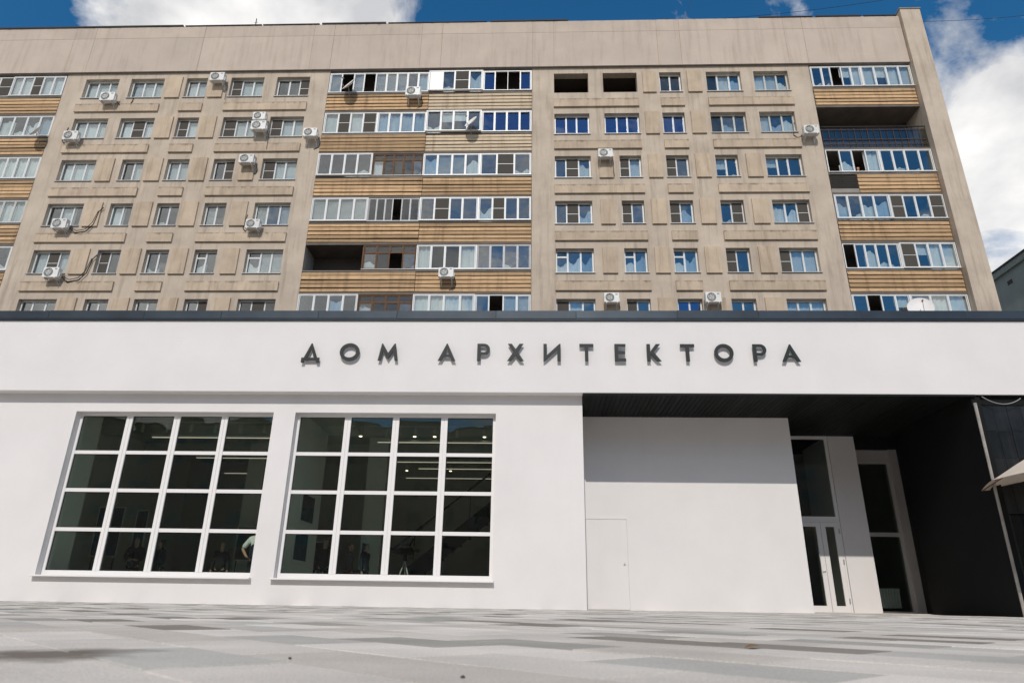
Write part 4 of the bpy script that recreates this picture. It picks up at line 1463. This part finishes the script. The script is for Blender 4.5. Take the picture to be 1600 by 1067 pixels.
person((-4.85, 19.9, fl), R(80), 'long-haired person in dark blue in the second pane column, right window', 'cloth_navy', 'cloth_black', 'hair', 1.62, long_hair=True)
person((17.0, A+.45, 20.10), 0, 'bare-shouldered person looking out of the third-row right balcony window', 'cloth_grey', 'cloth_grey', 'hair_brown', 1.80, arm='lean', bare=True)

# video camera on its tripod behind the right window
tv = empty('video_camera', (-3.72, 20.0, fl), 'video camera on a tripod inside the right window', 'camera')
box('body', -3.95, -3.52, 19.93, 20.10, 1.36, 1.56, 'cam_black', tv, .02)
MB().tube([(-3.96, 20.01, 1.46), (-4.16, 20.01, 1.46)], [.075, .085], 12).build('lens', 'cam_black', tv)
box('matte_box', -4.24, -4.14, 19.90, 20.12, 1.36, 1.57, 'cam_black', tv)
MB().tube([(-3.85, 20.01, 1.56), (-3.8, 20.01, 1.64), (-3.62, 20.01, 1.64), (-3.56, 20.01, 1.56)], .014, 6).build('handle', 'cam_black', tv)
MB().tube([(-3.62, 20.01, 1.6), (-3.52, 20.01, 1.82)], .022, 8).build('microphone', 'cam_black', tv)
MB().tube([(-3.5, 20.0, 1.5), (-3.3, 20.0, 1.48)], [.04, .05], 8).build('viewfinder', 'cam_black', tv)
MB().tube([(-3.6, 20.0, 1.3), (-3.15, 19.95, 1.12)], .012, 6).build('pan_bar', 'cam_black', tv)
MB().tube([(-3.72, 20.0, 1.2), (-3.72, 20.0, 1.36)], [.06, .05], 10).build('head', 'cam_black', tv)
for a in (R(90), R(210), R(330)):
    MB().tube([(-3.72, 20, 1.2), (-3.72+.42*math.cos(a), 20+.42*math.sin(a), fl)], [.022, .014], 6).build('leg', 'tin_sill', tv)

# radiator behind the inner glazing
rd = empty('radiator', (10.5, GY+.2, .14), 'white ribbed radiator low behind the inner glass screen', 'radiator')
for k in range(8):
    box('rib', 10.12+k*.082, 10.185+k*.082, GY+.14, GY+.24, .15, .70, 'radiator', rd, .012)
MB().tube([(10.1, GY+.19, .2), (10.8, GY+.19, .2)], .02, 6).build('pipe', 'radiator', rd)
MB().tube([(10.1, GY+.19, .65), (10.8, GY+.19, .65)], .02, 6).build('pipe', 'radiator', rd)

# plant on the fifth-row balcony
pt = empty('potted_plant', (-2.65, A+.3, 15.72), 'leafy potted plant behind the fifth-row central balcony glass', 'plant')
MB().tube([(-2.65, A+.32, 15.60), (-2.65, A+.32, 15.85)], [.09, .12], 12).build('pot', 'rusty_iron', pt)
for k in range(22):
    a, e = random.uniform(0, 6.28), random.uniform(.3, 1.3)
    L = random.uniform(.3, .55)
    d = Vector((math.cos(a)*math.cos(e), math.sin(a)*math.cos(e)*.45, math.sin(e)))
    b = Vector((-2.65, A+.32, 15.85))
    s = d.cross(Vector((0, 0, 1))).normalized()*.035
    MB().quad(b, b+d*L*.5+s+Vector((0, 0, .03)), b+d*L-Vector((0, 0, .05)), b+d*L*.5-s+Vector((0, 0, .03))).build('leaf', 'leaf_plant', pt)

# ------------------------------------------------------------------ café parasol at the right edge
ps = empty('parasol', (11.35, F-1.3, 0), 'beige canvas parasol reaching in at the right edge before the tiled shopfront', 'parasol')
m = MB()
px, py = 11.35, F-1.3
nR, nA = 8, 8
sub = 6
def cp(rr, a):
    # canvas sags between the ribs and hangs in a catenary at the rim
    seg = (a/(2*math.pi)*nA) % 1
    q = 4*seg*(1-seg)
    rad = rr*1.95*(math.cos(math.pi/nA)/math.cos((seg-.5)*2*math.pi/nA)*.5+.5)*(1-.05*q)
    z = 3.55-.93*rr**1.35 - .05*q*rr + (.10*q*rr**3)
    return Vector((px+rad*math.cos(a+R(180)), py+rad*math.sin(a+R(180)), z))
for off, flip in ((0, False), (-.006, True)):
    for i in range(nR):
        for j in range(nA*sub):
            a0, a1 = 2*math.pi*j/(nA*sub), 2*math.pi*(j+1)/(nA*sub)
            p = [cp(i/nR, a0), cp((i+1)/nR, a0), cp((i+1)/nR, a1), cp(i/nR, a1)]
            if i == 0:
                p = p[:3]
            p = [v+Vector((0, 0, off)) for v in p]
            m.quad(*(reversed(p) if flip else p))
m.build('canopy', 'canvas', ps, smooth=True)
MB().tube([(px, py, 0), (px, py, 3.62)], .03, 10).build('pole', 'brown_wood', ps)
box('base', px-.3, px+.3, py-.3, py+.3, 0, .08, 'concrete', ps, .02)
for j in range(nA):
    a = 2*math.pi*j/nA
    MB().tube([cp(0, a)-Vector((0, 0, .03)), cp(.5, a)-Vector((0, 0, .03)), cp(.99, a)-Vector((0, 0, .025))], .011, 5).build('rib', 'brown_wood', ps)
    MB().tube([(px, py, 2.55), cp(.55, a)-Vector((0, 0, .045))], .008, 5).build('strut', 'brown_wood', ps)

# ------------------------------------------------------------------ litter on the paving
def pebble(x, y, r, lab):
    m = MB()
    rg = []
    for i, (zz_, q) in enumerate(((0, .8), (.35, 1), (.8, .7), (1, .2))):
        rg.append([Vector((x+r*q*math.cos(a)*random.uniform(.8, 1.2), y+r*q*math.sin(a)*random.uniform(.8, 1.2), r*zz_)) for a in [k*math.pi/4 for k in range(8)]])
    for a, b in zip(rg, rg[1:]):
        for k in range(8):
            m.quad(a[k], a[(k+1) % 8], b[(k+1) % 8], b[k])
    m.quad(*rg[-1])
    tag(m.build('pebble', 'pebble', smooth=True), lab, 'pebble', 'small stones on the paving')
def gp(px_, py_):
    d = r2*((px_-800)/1051) + u2*((533.5-py_)/1051) + fwd
    t = -H/d.z
    return d.x*t, d.y*t
for (a, b, r, lab) in ((453, 1029, .0035, 'dark pebble on the paving left of the middle'), (723, 1059, .004, 'dark pebble at the bottom edge, just left of the middle')):
    pebble(*gp(a, b), r, lab)
lx, ly = gp(1176, 1013)
m = MB()
for k in range(6):
    a0, a1 = k/6, (k+1)/6
    def lp(t, s):
        return (lx-.022+.044*t, ly+s*.012*math.sin(math.pi*t), .002+.005*math.sin(math.pi*t)*(1+s*.4)+.004*t)
    m.quad(lp(a0, -1), lp(a1, -1), lp(a1, 0), lp(a0, 0))
    m.quad(lp(a0, 0), lp(a1, 0), lp(a1, 1), lp(a0, 1))
tag(m.build('dry_leaf', 'dry_leaf'), 'small dry brown leaf lying on the paving at right', 'leaf')
